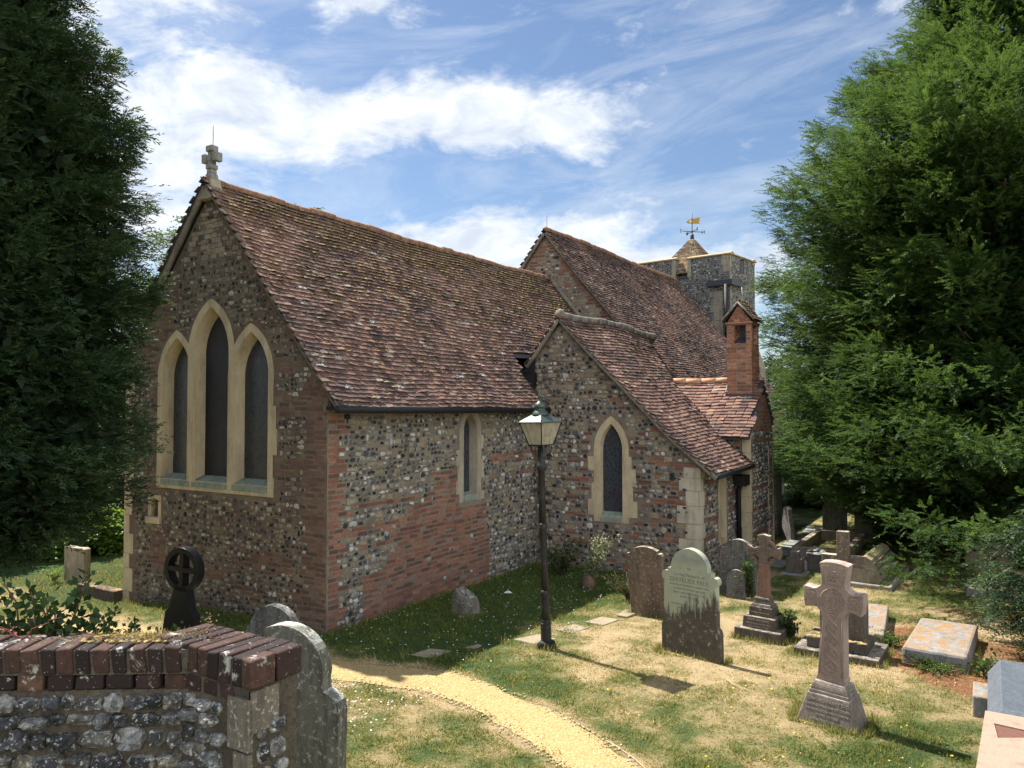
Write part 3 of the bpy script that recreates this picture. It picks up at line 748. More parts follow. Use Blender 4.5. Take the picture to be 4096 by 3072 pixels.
# --- chapel
def ridX(Y): return -7.61 - .25 * sst(15.5, 21, Y)
def offc(X, Y):
    yb = np.maximum(20.5 + (X + 7.9) * -1.3, 18.3)
    return np.clip(1 - sst(yb - 1.3, yb + .15, Y), 0, 1)
def zch(X, Y):
    t = X - ridX(Y); base = 5.2 - 1.03 * t + .01 * t * t
    base = base + .12 * sst(-5.4, -4.3, X)
    return nz(X) + (np.maximum(base - nz(X), .2)) * offc(X, Y) + .03 * np.sin(Y * 1.2)
def S_cp(a, b):
    X = ridX(a) + b * .70; return np.stack([X, a, zch(X, a) + .012 * np.sin(b * 2.2 + a * 2)], -1)
def lim_cp(b):
    X = -7.61 + b * .7
    return (YC - .11, min(20.6, max(20.5 + (X + 7.9) * -1.3, 18.3) + .2) if b < 3.55 else 16.72)
roofp = tiled(S_cp, 48, .097, lim_cp, MT['tile'], 'roof', seed=12, label='chapel roof sweeping down to low eaves')
yy = np.linspace(YC - .08, 20.0, 24); ridge_cap(np.stack([ridX(yy), yy, 5.22 + .03 * np.sin(yy * 1.2)], 1), .085, MT['verge'], roofp, .45)
def S_cl(a, b): return np.stack([ridX(a) - b * .62, a, 5.2 + .03 * np.sin(a * 1.2) - b * .78], -1)
tiled(S_cl, 13, .097, lambda b: (YC - .11, 20.1), MT['tile'], 'roof', seed=13, label='short inner slope of the chapel roof')
fC = lambda u, z, d: (u, YC - d, z)
hC = lancet(fC, -6.49, .245, 1.1, 2.42, 2.95, .135, .225, .12, 'leaded lancet in buff stone dressings',
            blocks=[(-7.0, -6.86, 1.1, 1.42), (-6.92, -6.86, 1.42, 1.75), (-7.0, -6.86, 2.0, 2.28), (-6.12, -5.93, 1.1, 1.42), (-6.12, -6.02, 1.42, 1.75), (-6.12, -5.96, 1.75, 2.05), (-6.12, -6.05, 2.05, 2.3)])
polyC = [(XS, -.5), (XC, -.5), (XC, 2.16), (-4.95, 2.42), (-7.6, 5.08), (-8.3, 4.3), (XS - .08, 4.2)]
mb = MB(); wall_face(mb, polyC, [hC], fC)
def styC(u, z, r):
    q = z % .36
    if u > XC - .30 and z < 2.2: return 'n'
    if z < 2.9 and u > -7.6 and q < .05: return 't' if r < .85 else 'f'
    if z < 2.9 and u > -7.6 and .16 < q < .2 and vnoise(u, z, 1.5, 3) > .1: return 't'
    if z > 3.0 and u < -6.6: return 'l' if r < .12 else ('f' if r < .86 else 'n')
    if u < -7.3: return 'f' if r < .7 else ('l' if r < .9 else 'n')
    return 'f' if r < .74 else ('b' if r < .82 else ('l' if r < .87 else 'n'))
hh = [arch(-6.49, .39, .95, 2.42, 3.12), [(-7.02, 1.05), (-5.91, 1.05), (-5.91, 1.45), (-7.02, 1.45)]]
masonry(mb, polyC, hh, fC, styC, seed=21, size=(.06, .15), rowh=(.07, .105), proud=.024)
mb.build('gable_wall', [MT['mortar_c'], MT['flint'], MT['brick'], MT['lime']], church, world=True)
fX = lambda u, z, d: (XC + d, u, z)
hX = lancet(fX, 15.6, .17, .62, 1.62, 1.88, .12, .15, .12, 'small side lancet by the downpipe', sill=False)
polyX = [(YC, -.5), (17.2, -.5), (17.2, 2.3), (YC, 2.2)]
mb = MB(); wall_face(mb, polyX, [hX], fX)
masonry(mb, polyX, [arch(15.6, .3, .5, 1.62, 2.05)], fX, lambda u, z, r: 'n' if u < YC + .24 else ('t' if (z % .36) < .05 else ('f' if r < .88 else 'n')), seed=23, size=(.06, .13), rowh=(.07, .1), proud=.024)
mb.build('wall', [MT['mortar_c'], MT['flint'], MT['brick'], MT['lime']], church, world=True)
mq = m_stone('quoin stone', (.46, .41, .31), (.38, .345, .27), (.55, .52, .42), .3, (.14, .12, .09), .5, .9)
for ar in ((fC, XC + .012, -1, -.4, 2.14, (.3, .42)), (fX, YC - .016, 1, -.4, 2.1, (.28, .18))):
    mb = MB(); quoin(mb, *ar, (.24, .34), .012, 2); mb.build('corner_quoin', mq, church, world=True)
mb = MB()
bb = np.linspace(0, 4.7, 14); p = S_cp(np.full(14, YC - .1), bb) + np.array([0, -.02, -.06]); mb.tube(p, .05, 7)
bb = np.linspace(0, 1.25, 5); p = S_cl(np.full(5, YC - .1), bb) + np.array([0, -.02, -.06]); mb.tube(p, .05, 7)
mb.build('verge', MT['verge'], church, world=True)
mb = MB(); ge = S_cp(np.array([YC - .1, 16.7]), np.array([4.66, 4.66]))
mb.tube([ge[0] + np.array([.05, 0, -.05]), ge[1] + np.array([.05, 0, -.06])], .05, 10); mb.box(XC + .02, XC + .26, 16.3, 16.72, 1.62, 1.84)
mb.build('gutter', MT['black'], church, world=True)
mb = MB(); mb.tube([(XC + .12, 16.5, 1.7), (XC + .08, 16.5, 1.5), (XC + .08, 16.5, 0)], .05, 10); mb.build('downpipe', MT['black'], church, world=True)
mb = MB(); mb.box(-8.62, -8.2, YC - .06, YC + .5, 3.72, 4.02); mb.raw([(-8.85, YC - .1, 4.02), (-8.28, YC - .1, 4.12), (-8.28, YC + .5, 4.12), (-8.85, YC + .5, 4.02)], [[0, 1, 2, 3]])
mb.raw([(-8.62, YC - .1, 3.72), (-8.24, YC - .1, 3.25), (-8.18, YC - .1, 4.3), (-8.4, YC - .1, 4.2)], [[0, 1, 2, 3]])
mb.box(-8.9, -8.3, YC - .14, YC - .08, 4.02, 4.06); mb.build('valley_gutter', MT['black'], church, world=True)
rod(-7.61, YC - .02, 5.2, 5.58); rod(-8.05, 20.2, 5.25, 5.6)
mb = MB(); mb.lathe([(.1, 5.14), (.115, 5.22), (.08, 5.30), (.02, 5.33)], (-7.61, YC - .06), 10); mb.build('apex_stone', MT['verge'], church, world=True)

# --- vestry with the brick stack
XV, YV = -4.4, 16.74
fV = lambda u, z, d: (u, YV - d, z); fG = lambda u, z, d: (XV + d, u, z)
mb = MB(); polyV = [(-5.6, -.3), (XV, -.3), (XV, 2.72), (-5.6, 2.72)]; wall_face(mb, polyV, [], fV)
masonry(mb, [(XC - .9, 1.7), (XV - .1, 1.7), (XV - .1, 2.65), (XC - .9, 2.65)], [], fV, lambda u, z, r: 'f' if r < .8 else 'b', seed=31)
polyG = [(YV, -.3), (18.75, -.3), (18.75, 2.7), (18.15, 3.55), (17.42, 3.55), (YV, 2.72)]
wall_face(mb, polyG, [], fG)
masonry(mb, polyG, [], fG, lambda u, z, r: 'n' if (u < YV + .1 or u > 18.58) and z < 2.6 else ('b' if r < .8 else 'n') if z > 2.75 else (('t' if (z % .5) < .05 else 'f') if r < .9 else 'n'), seed=33, size=(.05, .11), proud=.022)
mb.raw([(XV, 18.75, -.3), (-6.4, 18.75, -.3), (-6.4, 18.75, 2.8), (XV, 18.75, 2.7)], [[0, 1, 2, 3]], 0)
mb.build('wall', [MT['mortar_c'], MT['flint'], MT['brick'], MT['lime']], church, world=True)
for ar in ((fV, XV + .012, -1, -.2, 2.7, (.2, .3), (.28, .4), .012, 7), (fG, YV - .014, 1, -.2, 2.3, (.1, .06), (.28, .4), .012, 7), (fG, 18.76, -1, -.2, 2.7, (.1, .16), (.28, .4), .012, 8), (fG, 18.3, -1, -.2, 2.4, (.08, .05), (.5, .7), .02, 9)):
    mb = MB(); quoin(mb, *ar); mb.build('corner_quoin', MT['ashlar'], church, world=True)
def S_ve(a, b): return np.stack([a, 17.75 - .69 * b, 3.86 - .71 * b - .015 * np.sin(a * 3)], -1)
def lim_ve(b):
    z = 3.86 - .71 * b; X = -7.61 + (5.2 - z) / 1.03
    return (X - .75, XV + .02)
roofv = tiled(S_ve, 18, .097, lim_ve, MT['tile_v'], 'roof', seed=17, tw=.17, label='short vestry roof of brighter red tiles')
tiled(lambda a, b: np.stack([a, 17.75 + .69 * b, 3.86 - .71 * b], -1), 14, .097, lambda b: (-6.4, XV + .02), MT['tile_v'], 'roof', seed=18, label='far slope of the vestry roof')
ridge_cap([(-6.5, 17.75, 3.9), (-5.8, 17.75, 3.89), (-5.05, 17.75, 3.9)], .075, MT['ridge_new'], roofv, .36)
mb = MB(); sx0, sx1, sy0, sy1 = -5.09, -4.53, 17.42, 18.06
def bondrow(mb, x0, x1, y0, y1, z, h, k, m=0):
    # one course of bricks round a hollow stack
    for (fn_, a0, a1) in ((lambda u, q, d: (u, y0 - d, q), x0, x1), (lambda u, q, d: (x1 + d, u, q), y0, y1), (lambda u, q, d: (u, y1 + d, q), x0, x1), (lambda u, q, d: (x0 - d, u, q), y0, y1)):
        u = a0 - (.11 if k % 2 else 0)
        while u < a1 - .02:
            w = .215 if (k % 4) in (0, 2) or random.random() < .5 else .11
            e0, e1 = max(u, a0), min(u + w, a1); d = random.uniform(.0, .006)
            if e1 - e0 > .03:
                V = [fn_(uu, q, dd) for dd in (-.02, d) for uu, q in ((e0 + .007, z + .008), (e1 - .007, z + .008), (e1 - .007, z + h - .008), (e0 + .007, z + h - .008))]
                mb.raw(V, [[4, 5, 6, 7], [0, 1, 5, 4], [1, 2, 6, 5], [2, 3, 7, 6], [3, 0, 4, 7]], m)
            u += w
z = 3.42; k = 0
while z < 4.66:
    bondrow(mb, sx0, sx1, sy0, sy1, z, .072, k); z += .072; k += 1
mb.box(sx0 + .008, sx1 - .008, sy0 + .008, sy1 - .008, 3.2, z, 1)
zt = z
for cx, cy in ((sx0, sy0), (sx1 - .13, sy0), (sx0, sy1 - .13), (sx1 - .13, sy1 - .13), ):
    z = zt; k = 0
    while z < zt + .42: bondrow(mb, cx, cx + .17 if cx == sx0 else cx + .13, cy, cy + .13, z, .07, k); z += .07; k += 1
    mb.box(cx + .008, cx + (.162 if cx == sx0 else .122), cy + .008, cy + .122, zt, zt + .42, 1)
mb.box(sx0 + .2, sx1 - .2, sy0 + .3, sy1 - .2, zt, zt + .42, 3); mb.raw([(sx0 + .17, sy0 + .01, zt + .01), (sx1 - .13, sy0 + .01, zt + .01), (sx1 - .13, sy0 + .28, zt + .16), (sx0 + .17, sy0 + .28, zt + .16)], [[0, 1, 2, 3]], 3)  # dark core box paints in the shade deep inside the vents
zt2 = zt + .42
for k in range(2): mb.box(sx0 - .015 - .012 * k, sx1 + .015 + .012 * k, sy0 - .012 - .01 * k, sy1 + .012 + .01 * k, zt2 + .035 * k, zt2 + .035 * k + .031, 0)
gz = zt2 + .07; xm = (sx0 + sx1) / 2
for yf, sg in ((sy0, -1), (sy1, 1)):
    z = gz; k = 0
    while z < gz + .36:
        hw = (sx1 - sx0) / 2 * (1 - (z - gz + .05) / .42)
        u = xm - hw
        while u < xm + hw - .03:
            w = min(.2 if k % 2 else .13, xm + hw - u); mb.box(u + .004, u + w - .004, min(yf, yf - sg * .1), max(yf, yf - sg * .1) + random.uniform(0, .003), z + .004, z + .062, 0); u += w
        z += .068; k += 1
mb.prism([(sx0 + .02, gz), (sx1 - .02, gz), (xm, gz + .4)], lambda a, b, d: (a, d, b), sy0 + .01, sy1 - .01, 1)
st = mb.build('chimney', [MT['brick_hot'], m_mortar('pale lime mortar', (.42, .36, .27), (.5, .44, .33)), MT['brick'], MT['lead']], church, world=True); st['label'] = 'square red brick stack with open vents and its own little roof'
def S_st(s): return lambda a, b: np.stack([xm + s * .62 * b, a, gz + .46 - .74 * b], -1)
for s in (1, -1):
    o = tiled(S_st(s), 6, .095, lambda b: (sy0 - .02, sy1 + .0), MT['tile_y'], 'cap_roof', seed=40 + s, tw=.16); o.parent = st
mb = MB()
for s in (1, -1):
    mb.tube([(xm, sy0 - .09, gz + .44), (xm + s * .36, sy0 - .09, gz + .03)], .022, 6)
mb.build('verge', MT['verge'], st, world=True)
mb = MB(); mb.tube([(xm + .05, sy0, gz + .45), (xm + .09, sy0, gz + .5), (xm + .08, sy0, gz + .62), (xm + .07, sy0, gz + .78)], .007, 6); mb.build('lightning_rod', MT['white_paint'], st, world=True)
mb = MB(); mb.box(sx0 - .03, sx1 + .02, sy0 - .04, sy0 + .01, 3.4, 3.58); mb.tube([(sx0 - .04, sy0 - .05, 3.36), (sx0 - .05, sy0 + .1, 3.62), (sx0 - .03, sy0 + .3, 3.88)], .04, 6); mb.build('flashing', MT['lead'], st, world=True)
# slope-shouldered buttress beyond
mb = MB(); mb.prism([(-6.7, -.2), (-4.72, -.2), (-4.72, 1.9), (-5.2, 2.6), (-6.7, 3.2)], lambda a, b, d: (a, d, b), 20.5, 21.05)
mb.build('buttress', m_stone('rough dark masonry', (.12, .12, .12), (.25, .24, .22), (.42, .41, .38), .6, (.03, .03, .03), .6, 1.6, 1.0), church, world=True, bevel=.02)

# --- tower
ta = R(-8); tc = np.array([-8.93, 31.05]); ux = np.array([-math.cos(ta), -math.sin(ta)]); uy = np.array([-math.sin(ta), math.cos(ta)])
ux = np.array([-.990, .139]); uy = np.array([.139, .990])
def tw_(a, b, z): p = tc + ux * a + uy * b; return (p[0], p[1], z)
def fT(u, z, d): u = np.asarray(u); return (tc[0] + ux[0] * u - uy[0] * d, tc[1] + ux[1] * u - uy[1] * d, z)
def fT2(u, z, d): u = np.asarray(u); return (tc[0] + uy[0] * u - ux[0] * d, tc[1] + uy[1] * u - ux[1] * d, z)
TZ, TP = 8.72, 9.48; TWD, TWE = 5.4, 2.55
mb = MB()
cre = 1.85
pT = [(0, 0), (TWD, 0), (TWD, TP + .06), (2.42, TP + .06), (2.42, TZ), (1.86, TZ), (1.86, TP), (0, TP)]
pT2 = [(0, 0), (TWE, 0), (TWE, TP), (1.45, TP), (1.45, TZ + .1), (1.0, TZ + .1), (1.0, TP), (0, TP)]
wall_face(mb, pT, [], fT); wall_face(mb, pT2, [], fT2)
masonry(mb, [(0, 4), (TWD, 4), (TWD, TP + .06), (2.42, TP + .06), (2.42, TZ), (1.86, TZ), (1.86, TP), (0, TP)], [], fT, lambda u, z, r: 'n' if (u < .4 and z > TZ) or (.3 < u < .75 and z < 8.0) or r > .93 else 'f', seed=51, size=(.05, .13), rowh=(.065, .1), proud=.026, n=6)
masonry(mb, [(0, 4), (TWE, 4), (TWE, TP), (1.45, TP), (1.45, TZ + .1), (1.0, TZ + .1), (1.0, TP), (0, TP)], [], fT2, lambda u, z, r: 'f' if r < .93 and u > .1 else 'n', seed=52, size=(.05, .13), rowh=(.065, .1), proud=.026, n=6)
# inner faces of the parapet and far walls
def slab(a0, a1, b0, b1, z0, z1, m=0):
    V = [tw_(a, b, z) for z in (z0, z1) for a, b in ((a0, b0), (a1, b0), (a1, b1), (a0, b1))]
    mb.raw(V, [[3, 2, 1, 0], [4, 5, 6, 7], [0, 1, 5, 4], [1, 2, 6, 5], [2, 3, 7, 6], [3, 0, 4, 7]], m)
slab(.05, TWD, .04, TWE - .03, 0, TZ - .1)
for a0, a1, zt in ((.03, 1.84, TP - .03), (2.44, TWD, TP + .03)): slab(a0, a1, .03, .32, TZ - .1, zt); slab(a0, a1, TWE - .32, TWE - .03, TZ - .1, zt)
for b0, b1 in ((.33, .98), (1.47, TWE - .33)): slab(.03, .32, b0, b1, TZ - .1, TP - .03)
tower = mb.build('tower', [MT['mortar_t'], MT['flint'], MT['brick'], MT['lime']], church, world=True); tower['label'] = 'low grey flint tower with a notched parapet'
mb = MB()
def cope(a0, a1, b0, b1, z, ax):
    am, bm = (a0 + a1) / 2, (b0 + b1) / 2
    if ax == 'a': V = [tw_(a0, b0, z), tw_(a1, b0, z), tw_(a1, b1, z), tw_(a0, b1, z), tw_(a0, bm, z + .14), tw_(a1, bm, z + .14), tw_(a0, b0, z + .05), tw_(a1, b0, z + .05), tw_(a1, b1, z + .05), tw_(a0, b1, z + .05)]
    else: V = [tw_(a0, b0, z), tw_(a0, b1, z), tw_(a1, b1, z), tw_(a1, b0, z), tw_(am, b0, z + .14), tw_(am, b1, z + .14), tw_(a0, b0, z + .05), tw_(a0, b1, z + .05), tw_(a1, b1, z + .05), tw_(a1, b0, z + .05)]
    mb.faces(V, [[0, 1, 2, 3], [0, 1, 7, 6], [6, 7, 5, 4], [2, 3, 9, 8], [8, 9, 4, 5], [1, 2, 8, 5, 7], [3, 0, 6, 4, 9]])
cope(-.07, 1.9, -.07, .38, TP, 'a'); cope(2.38, TWD + .1, -.07, .38, TP + .06, 'a'); cope(-.072, .38, .381, 1.04, TP + .001, 'b'); cope(-.07, .38, 1.41, TWE + .07, TP, 'b'); cope(-.07, TWD, TWE - .36, TWE + .06, TP - .003, 'a')
mb.build('coping', m_stone('lichened coping', (.42, .30, .15), (.33, .26, .17), (.5, .42, .25), .6, (.12, .1, .07), .4, .9), tower, world=True)
for ar in ((fT, 0.3, 1, 5.6, 8.0, (.38, .54), (.28, .36), .03, 3), (fT, 0, 1, TZ + .05, TP, (.3, .4), (.25, .35), .034, 4), (fT2, 0, 1, 5.6, TP, (.06, .1), (.25, .35), .034, 4)):
    mb = MB(); quoin(mb, *ar); mb.build('corner_quoin', MT['ashlar_grey'], tower, world=True)
for u0, u1 in ((1.86, 2.0), (2.28, 2.42)):
    mb = MB()
    mb.raw([fT(u, z, d) for d in (0, .036) for u, z in ((u0 if u0 < 2 else u0 + .14, TZ), (u1 if u0 < 2 else u1 + .14, TZ), (u1 if u0 < 2 else u1 + .14, TP - .11), (u0 if u0 < 2 else u0 + .14, TP - .11))] if False else [fT(u, z, d) for d in (0, .036) for u, z in (((1.7, TZ), (1.86, TZ), (1.86, TP), (1.7, TP)) if u0 < 2 else ((2.42, TZ), (2.6, TZ), (2.6, TP + .06), (2.42, TP + .06)))], [[4, 5, 6, 7], [0, 1, 5, 4], [1, 2, 6, 5], [2, 3, 7, 6], [3, 0, 4, 7]])
    mb.build('jamb', MT['ashlar_grey'], tower, world=True)
mb = MB(); 
def slabT(a0, a1, b0, b1, z0, z1, m=0):
    V = [tw_(a, b, z) for z in (z0, z1) for a, b in ((a0, b0), (a1, b0), (a1, b1), (a0, b1))]
    mb.raw(V, [[3, 2, 1, 0], [4, 5, 6, 7], [0, 1, 5, 4], [1, 2, 6, 5], [2, 3, 7, 6], [3, 0, 4, 7]], m)
slabT(-.14, .95, -.16, 0, 8.22, 8.44); slabT(-.16, 0, -.15, .9, 8.22, 8.44)
mb.build('ledge', MT['lead'], tower, world=True)
mb = MB(); slabT(1.86, 2.42, -.05, .3, TZ - .02, TZ + .07); mb.build('sill', MT['lead'], tower, world=True)
mb = MB(); p0 = tw_(.1, -.12, 8.25); p1 = tw_(.1, -.12, 5.2); mb.tube([p0, p1], .09, 8); mb.build('downpipe', MT['black'], tower, world=True)
mb = MB(); V = [fT2(u, z, .0 + d) for d in (.0,) for u, z in arch(.72, .16, 6.1, 6.6, 6.95)]; mb.raw([fT2(u, z, .04) for u, z in arch(.72, .14, 6.1, 6.6, 6.9)], [list(range(len(arch(.72, .14, 6.1, 6.6, 6.9))))]); mb.build('window', MT['board'], tower, world=True)
mb = MB(); mb.prism([(-.05, 0), (-.05, 6.0), (-.45, 4.9), (-.5, 0)], lambda a, b, d: tw_(a, d, b), TWE - .6, TWE); mb.build('buttress', MT['ashlar_grey'], tower, world=True)
# pyramid roof
pc = (2.3, 1.3); hp = 1.25; za = 10.6; zb = 8.95
mb = MB(); rws = 26; pr = random.Random(4)
for r in range(rws):
    t = r / rws; hw = hp * (.07 + .93 * t); hw2 = hp * (.07 + .93 * (t + 1 / rws)) + .02
    z1 = za - (za - zb) * t * (1.08 - .08 * t); z0 = za - (za - zb) * (t + 1 / rws) * (1.08 - .08 * (t + 1 / rws)) + .018
    for q in range(4):
        c, s = math.cos(q * math.pi / 2), math.sin(q * math.pi / 2)
        k = max(1, int(2 * hw2 / .17)); 
        for i in range(k):
            f0, f1 = -1 + 2 * i / k, -1 + 2 * (i + 1) / k; jz = pr.uniform(0, .012)
            pts = [(f0 * hw, -hw, z1), (f1 * hw, -hw, z1), (f1 * hw2, -hw2, z0 + jz), (f0 * hw2, -hw2, z0 + jz), (f0 * hw2, -hw2, z0 + jz - .035), (f1 * hw2, -hw2, z0 + jz - .035)]
            mb.raw([tw_(pc[0] + c * x - s * y, pc[1] + s * x + c * y, z) for x, y, z in pts], [[0, 1, 2, 3], [3, 2, 5, 4]], 0)
pyr = mb.build('roof', [MT['tile_y']], tower, world=True); pyr['label'] = 'yellowed tile pyramid inside the parapet'
# weather vane
vx, vy, _ = tw_(pc[0], pc[1], 0)
mb = MB(); mb.lathe([(.10, 10.5), (.09, 10.6), (.08, 10.80), (.06, 10.83), (.03, 10.85)], (vx, vy), 10); mb.tube([(vx, vy, 10.8), (vx, vy, 11.78)], .018, 8)
mb.lathe([(.01, 10.90), (.045, 10.93), (.045, 10.98), (.01, 11.01)], (vx, vy), 8)
wN = np.array([math.cos(R(32 + 12)), math.sin(R(32 + 12))]); wE = np.array([-wN[1], wN[0]])
for v_, L_ in ((wN, .46), (-wN, .46), (wE, .46), (-wE, .46)): mb.tube([(vx, vy, 10.96), (vx + v_[0] * L_, vy + v_[1] * L_, 10.96)], .016, 6)
vane = mb.build('weather_vane', MT['iron'], church, world=True)
def text(s, size, mat, parent, M_, name='inscription', depth=.004, align='CENTER'):
    cu = bpy.data.curves.new(name, 'FONT'); cu.body = s; cu.size = size; cu.extrude = depth; cu.align_x = align; cu.align_y = 'CENTER'; cu.resolution_u = 2
    to = bpy.data.objects.new(name + '_curve', cu); COL.objects.link(to)
    me = bpy.data.meshes.new_from_object(to.evaluated_get(bpy.context.evaluated_depsgraph_get()))
    bpy.data.objects.remove(to); me.transform(M_); me.materials.clear(); me.materials.append(mat)
    o = bpy.data.objects.new(name, me); COL.objects.link(o); o.parent = parent; return o
def basis(o, x, y, z):
    m = Matrix(((x[0], y[0], z[0], o[0]), (x[1], y[1], z[1], o[1]), (x[2], y[2], z[2], o[2]), (0, 0, 0, 1))); return m
sv = Vector(SITE)
bpy.context.view_layer.update()
for s, v_, k in (('N', wN, .53), ('S', -wN, .53), ('E', -wE, .5), ('W', wE, .5)):
    q = Vector((vx + v_[0] * k, vy + v_[1] * k, 10.96)) - sv
    ax = Vector((-wN[0], -wN[1], 0)) if s in 'NS' else Vector((wE[0], wE[1], 0))
    text(s, .20, MT['iron'], vane, basis(q, ax, Vector((0, 0, 1)), ax.cross(Vector((0, 0, 1)))), 'compass_letter', .012)
wv = np.array([math.cos(R(32 + 18)), math.sin(R(32 + 18))])
fl = [(-.55, -.02), (-.45, .1), (-.2, .24), (0, .28), (.4, .36), (.78, .5), (.68, .36), (.8, .3), (.66, .2), (.74, .12), (.6, .04), (.8, -.06), (.3, -.12), (0, -.16), (-.3, -.14), (-.48, -.1)]
fv = lambda a, b, d: (vx + wv[0] * a * .52 - wv[1] * d, vy + wv[1] * a * .52 + wv[0] * d, 11.38 + b * .52)
mb = MB(); mb.prism(fl, fv, -.012, .012); mb.build('flag', MT['gold'], vane, world=True)
mb = MB()
for d in (-.018, .012):
    for pl in ([(-.24, -.10), (-.14, -.10), (-.17, .06), (-.14, .2), (-.24, .2), (-.21, .06)], [(-.34, 0), (-.34, .1), (-.2, .065), (-.05, .1), (-.05, 0), (-.2, .035)]):
        mb.prism(pl, fv, d, d + .006)
mb.build('flag_cross', MT['white_paint'], vane, world=True)

# ------------------------------------------------------------------ foreground boundary wall
PT = 2.3
wall = thing('boundary_wall', 'low flint wall with dark lichened brick coping in the near left corner', 'wall', (-2.85, 2.03, 0))
dL = np.array([-.826, -.563]); nL = np.array([.563, -.826])
fL = lambda u, z, d: (-2.85 + dL[0] * u + nL[0] * d, 2.03 + dL[1] * u + nL[1] * d, z)
fP = lambda u, z, d: (-2.85 + u, 2.03 - d, z)
fQ = lambda u, z, d: (-2.46 + d, 2.03 + u, z)
mb = MB(); ZB = PT - .172
def prism_u(fn, u0, u1, dd, z0, z1): 
    mb.raw([fn(u, z, d) for d in (0, -dd) for u, z in ((u0, z0), (u1, z0), (u1, z1), (u0, z1))], [[0, 1, 2, 3], [7, 6, 5, 4], [0, 4, 5, 1], [1, 5, 6, 2], [2, 6, 7, 3], [3, 7, 4, 0]], 0)
prism_u(fL, -.02, 4.2, .2, -.1, ZB - .0); prism_u(fP, -.18, .388, .235, -.1, PT - .106)
masonry(mb, [(.01, .6), (4.1, .6), (4.1, ZB), (.01, ZB)], [], fL, lambda u, z, r: 'f', size=(.05, .145), rowh=(.048, .098), n=16, seed=61, proud=.045, smooth=False, gap=.004, down=True)
masonry(mb, [(-.03, .6), (.275, .6), (.275, ZB), (-.03, ZB)], [], fP, lambda u, z, r: 'f', size=(.05, .12), rowh=(.05, .09), n=16, seed=62, proud=.04, smooth=False, gap=.004, down=True)
masonry(mb, [(.02, .6), (.22, .6), (.22, ZB - .06), (.02, ZB - .06)], [], fQ, lambda u, z, r: 'b' if r < .12 else 'f', size=(.05, .09), rowh=(.06, .10), n=16, seed=63, proud=.022, smooth=False, gap=.006, down=True, mats=(1, 2, 2))
for k, zz in enumerate((ZB - .17, ZB - .38, ZB - .59, ZB - .8)):   # dressed blocks on the pier arris
    a = .27 + .035 * (k % 2); mb.raw([fP(u, z, d) for d in (-.01, .014) for u, z in ((a, zz), (.392, zz), (.392, zz + .2), (a, zz + .2))], [[4, 5, 6, 7], [0, 1, 5, 4], [1, 2, 6, 5], [2, 3, 7, 6], [3, 0, 4, 7]], 3)
for zz, hh_ in ((ZB - .1, .16), (ZB - .52, .15)):
    mb.raw([fQ(u, z, d) for d in (-.01, .012) for u, z in ((.0, zz), (.13, zz), (.13, zz + hh_), (.0, zz + hh_))], [[4, 5, 6, 7], [0, 1, 5, 4], [1, 2, 6, 5], [2, 3, 7, 6], [3, 0, 4, 7]], 3)
mb.build('masonry', [MT['mortar_w'], MT['flint_big'], MT['brick_cop'], m_stone('lichened pale block', (.13, .11, .082), (.19, .16, .12), (.5, .5, .46), .7, (.05, .04, .035), .5, 3)], wall, world=True)
mb = MB(); rb = random.Random(5)
def brk(fn, u0, u1, d0, d1, z0, z1, lean=0.0):
    j = lambda s: rb.uniform(-s, s)
    V = [(u + (lean if z == z1 else 0) + j(.004), z + j(.005), d + j(.006)) for z in (z0, z1) for u, d in ((u0, d0), (u1, d0), (u1, d1), (u0, d1))]
    mb.raw([fn(*p) for p in V], [[3, 2, 1, 0], [4, 5, 6, 7], [0, 1, 5, 4], [1, 2, 6, 5], [2, 3, 7, 6], [3, 0, 4, 7]], 0)
u = .02
while u < 4.1:
    w = rb.uniform(.058, .072); dz = rb.uniform(-.004, .004); brk(fL, u, u + w, .008 + rb.uniform(-.004, .006), -.205, PT - .104, PT + dz, .012); u += w + rb.uniform(.006, .011)
u = -.0
while u < 4.1:
    w = rb.uniform(.095, .112); brk(fL, u, u + w, .006 + rb.uniform(-.004, .004), -.19, PT - .172, PT - .112); u += w + .012
u = -.21
while u < .33:
    w = rb.uniform(.058, .066); brk(fP, u, u + w, .01 + rb.uniform(-.004, .006), -.245, PT - .104, PT + .012 + rb.uniform(-.004, .004), .004); u += w + rb.uniform(.006, .01)
brk(fP, .338, .402, .01, -.115, PT - .104, PT + .012); brk(fP, .338, .402, -.125, -.25, PT - .104, PT + .012)
u = 0.0
while u < .22: brk(fP, u, u + .09, .006, -.2, PT - .172, PT - .112); u += .102
cp = mb.build('coping', MT['brick_cop'], wall, bevel=.009, world=True, seg=3)
mb = MB(); mb.raw([fL(u, z, d) for u, z, d in ((0, PT - .012, 0), (4.1, PT - .012, 0), (4.1, PT - .012, -.2), (0, PT - .012, -.2), (0, PT - .11, .001), (4.1, PT - .11, .001))], [[0, 1, 2, 3], [0, 4, 5, 1]])
mb.raw([fP(u, z, d) for u, z, d in ((-.2, PT - .006, -.002), (.39, PT - .006, -.002), (.39, PT - .006, -.24), (-.2, PT - .006, -.24), (-.2, PT - .17, -.002), (.39, PT - .17, -.002))], [[0, 1, 2, 3], [0, 4, 5, 1]])
mb.build('mortar_bed', MT['mortar_w'], wall, world=True)

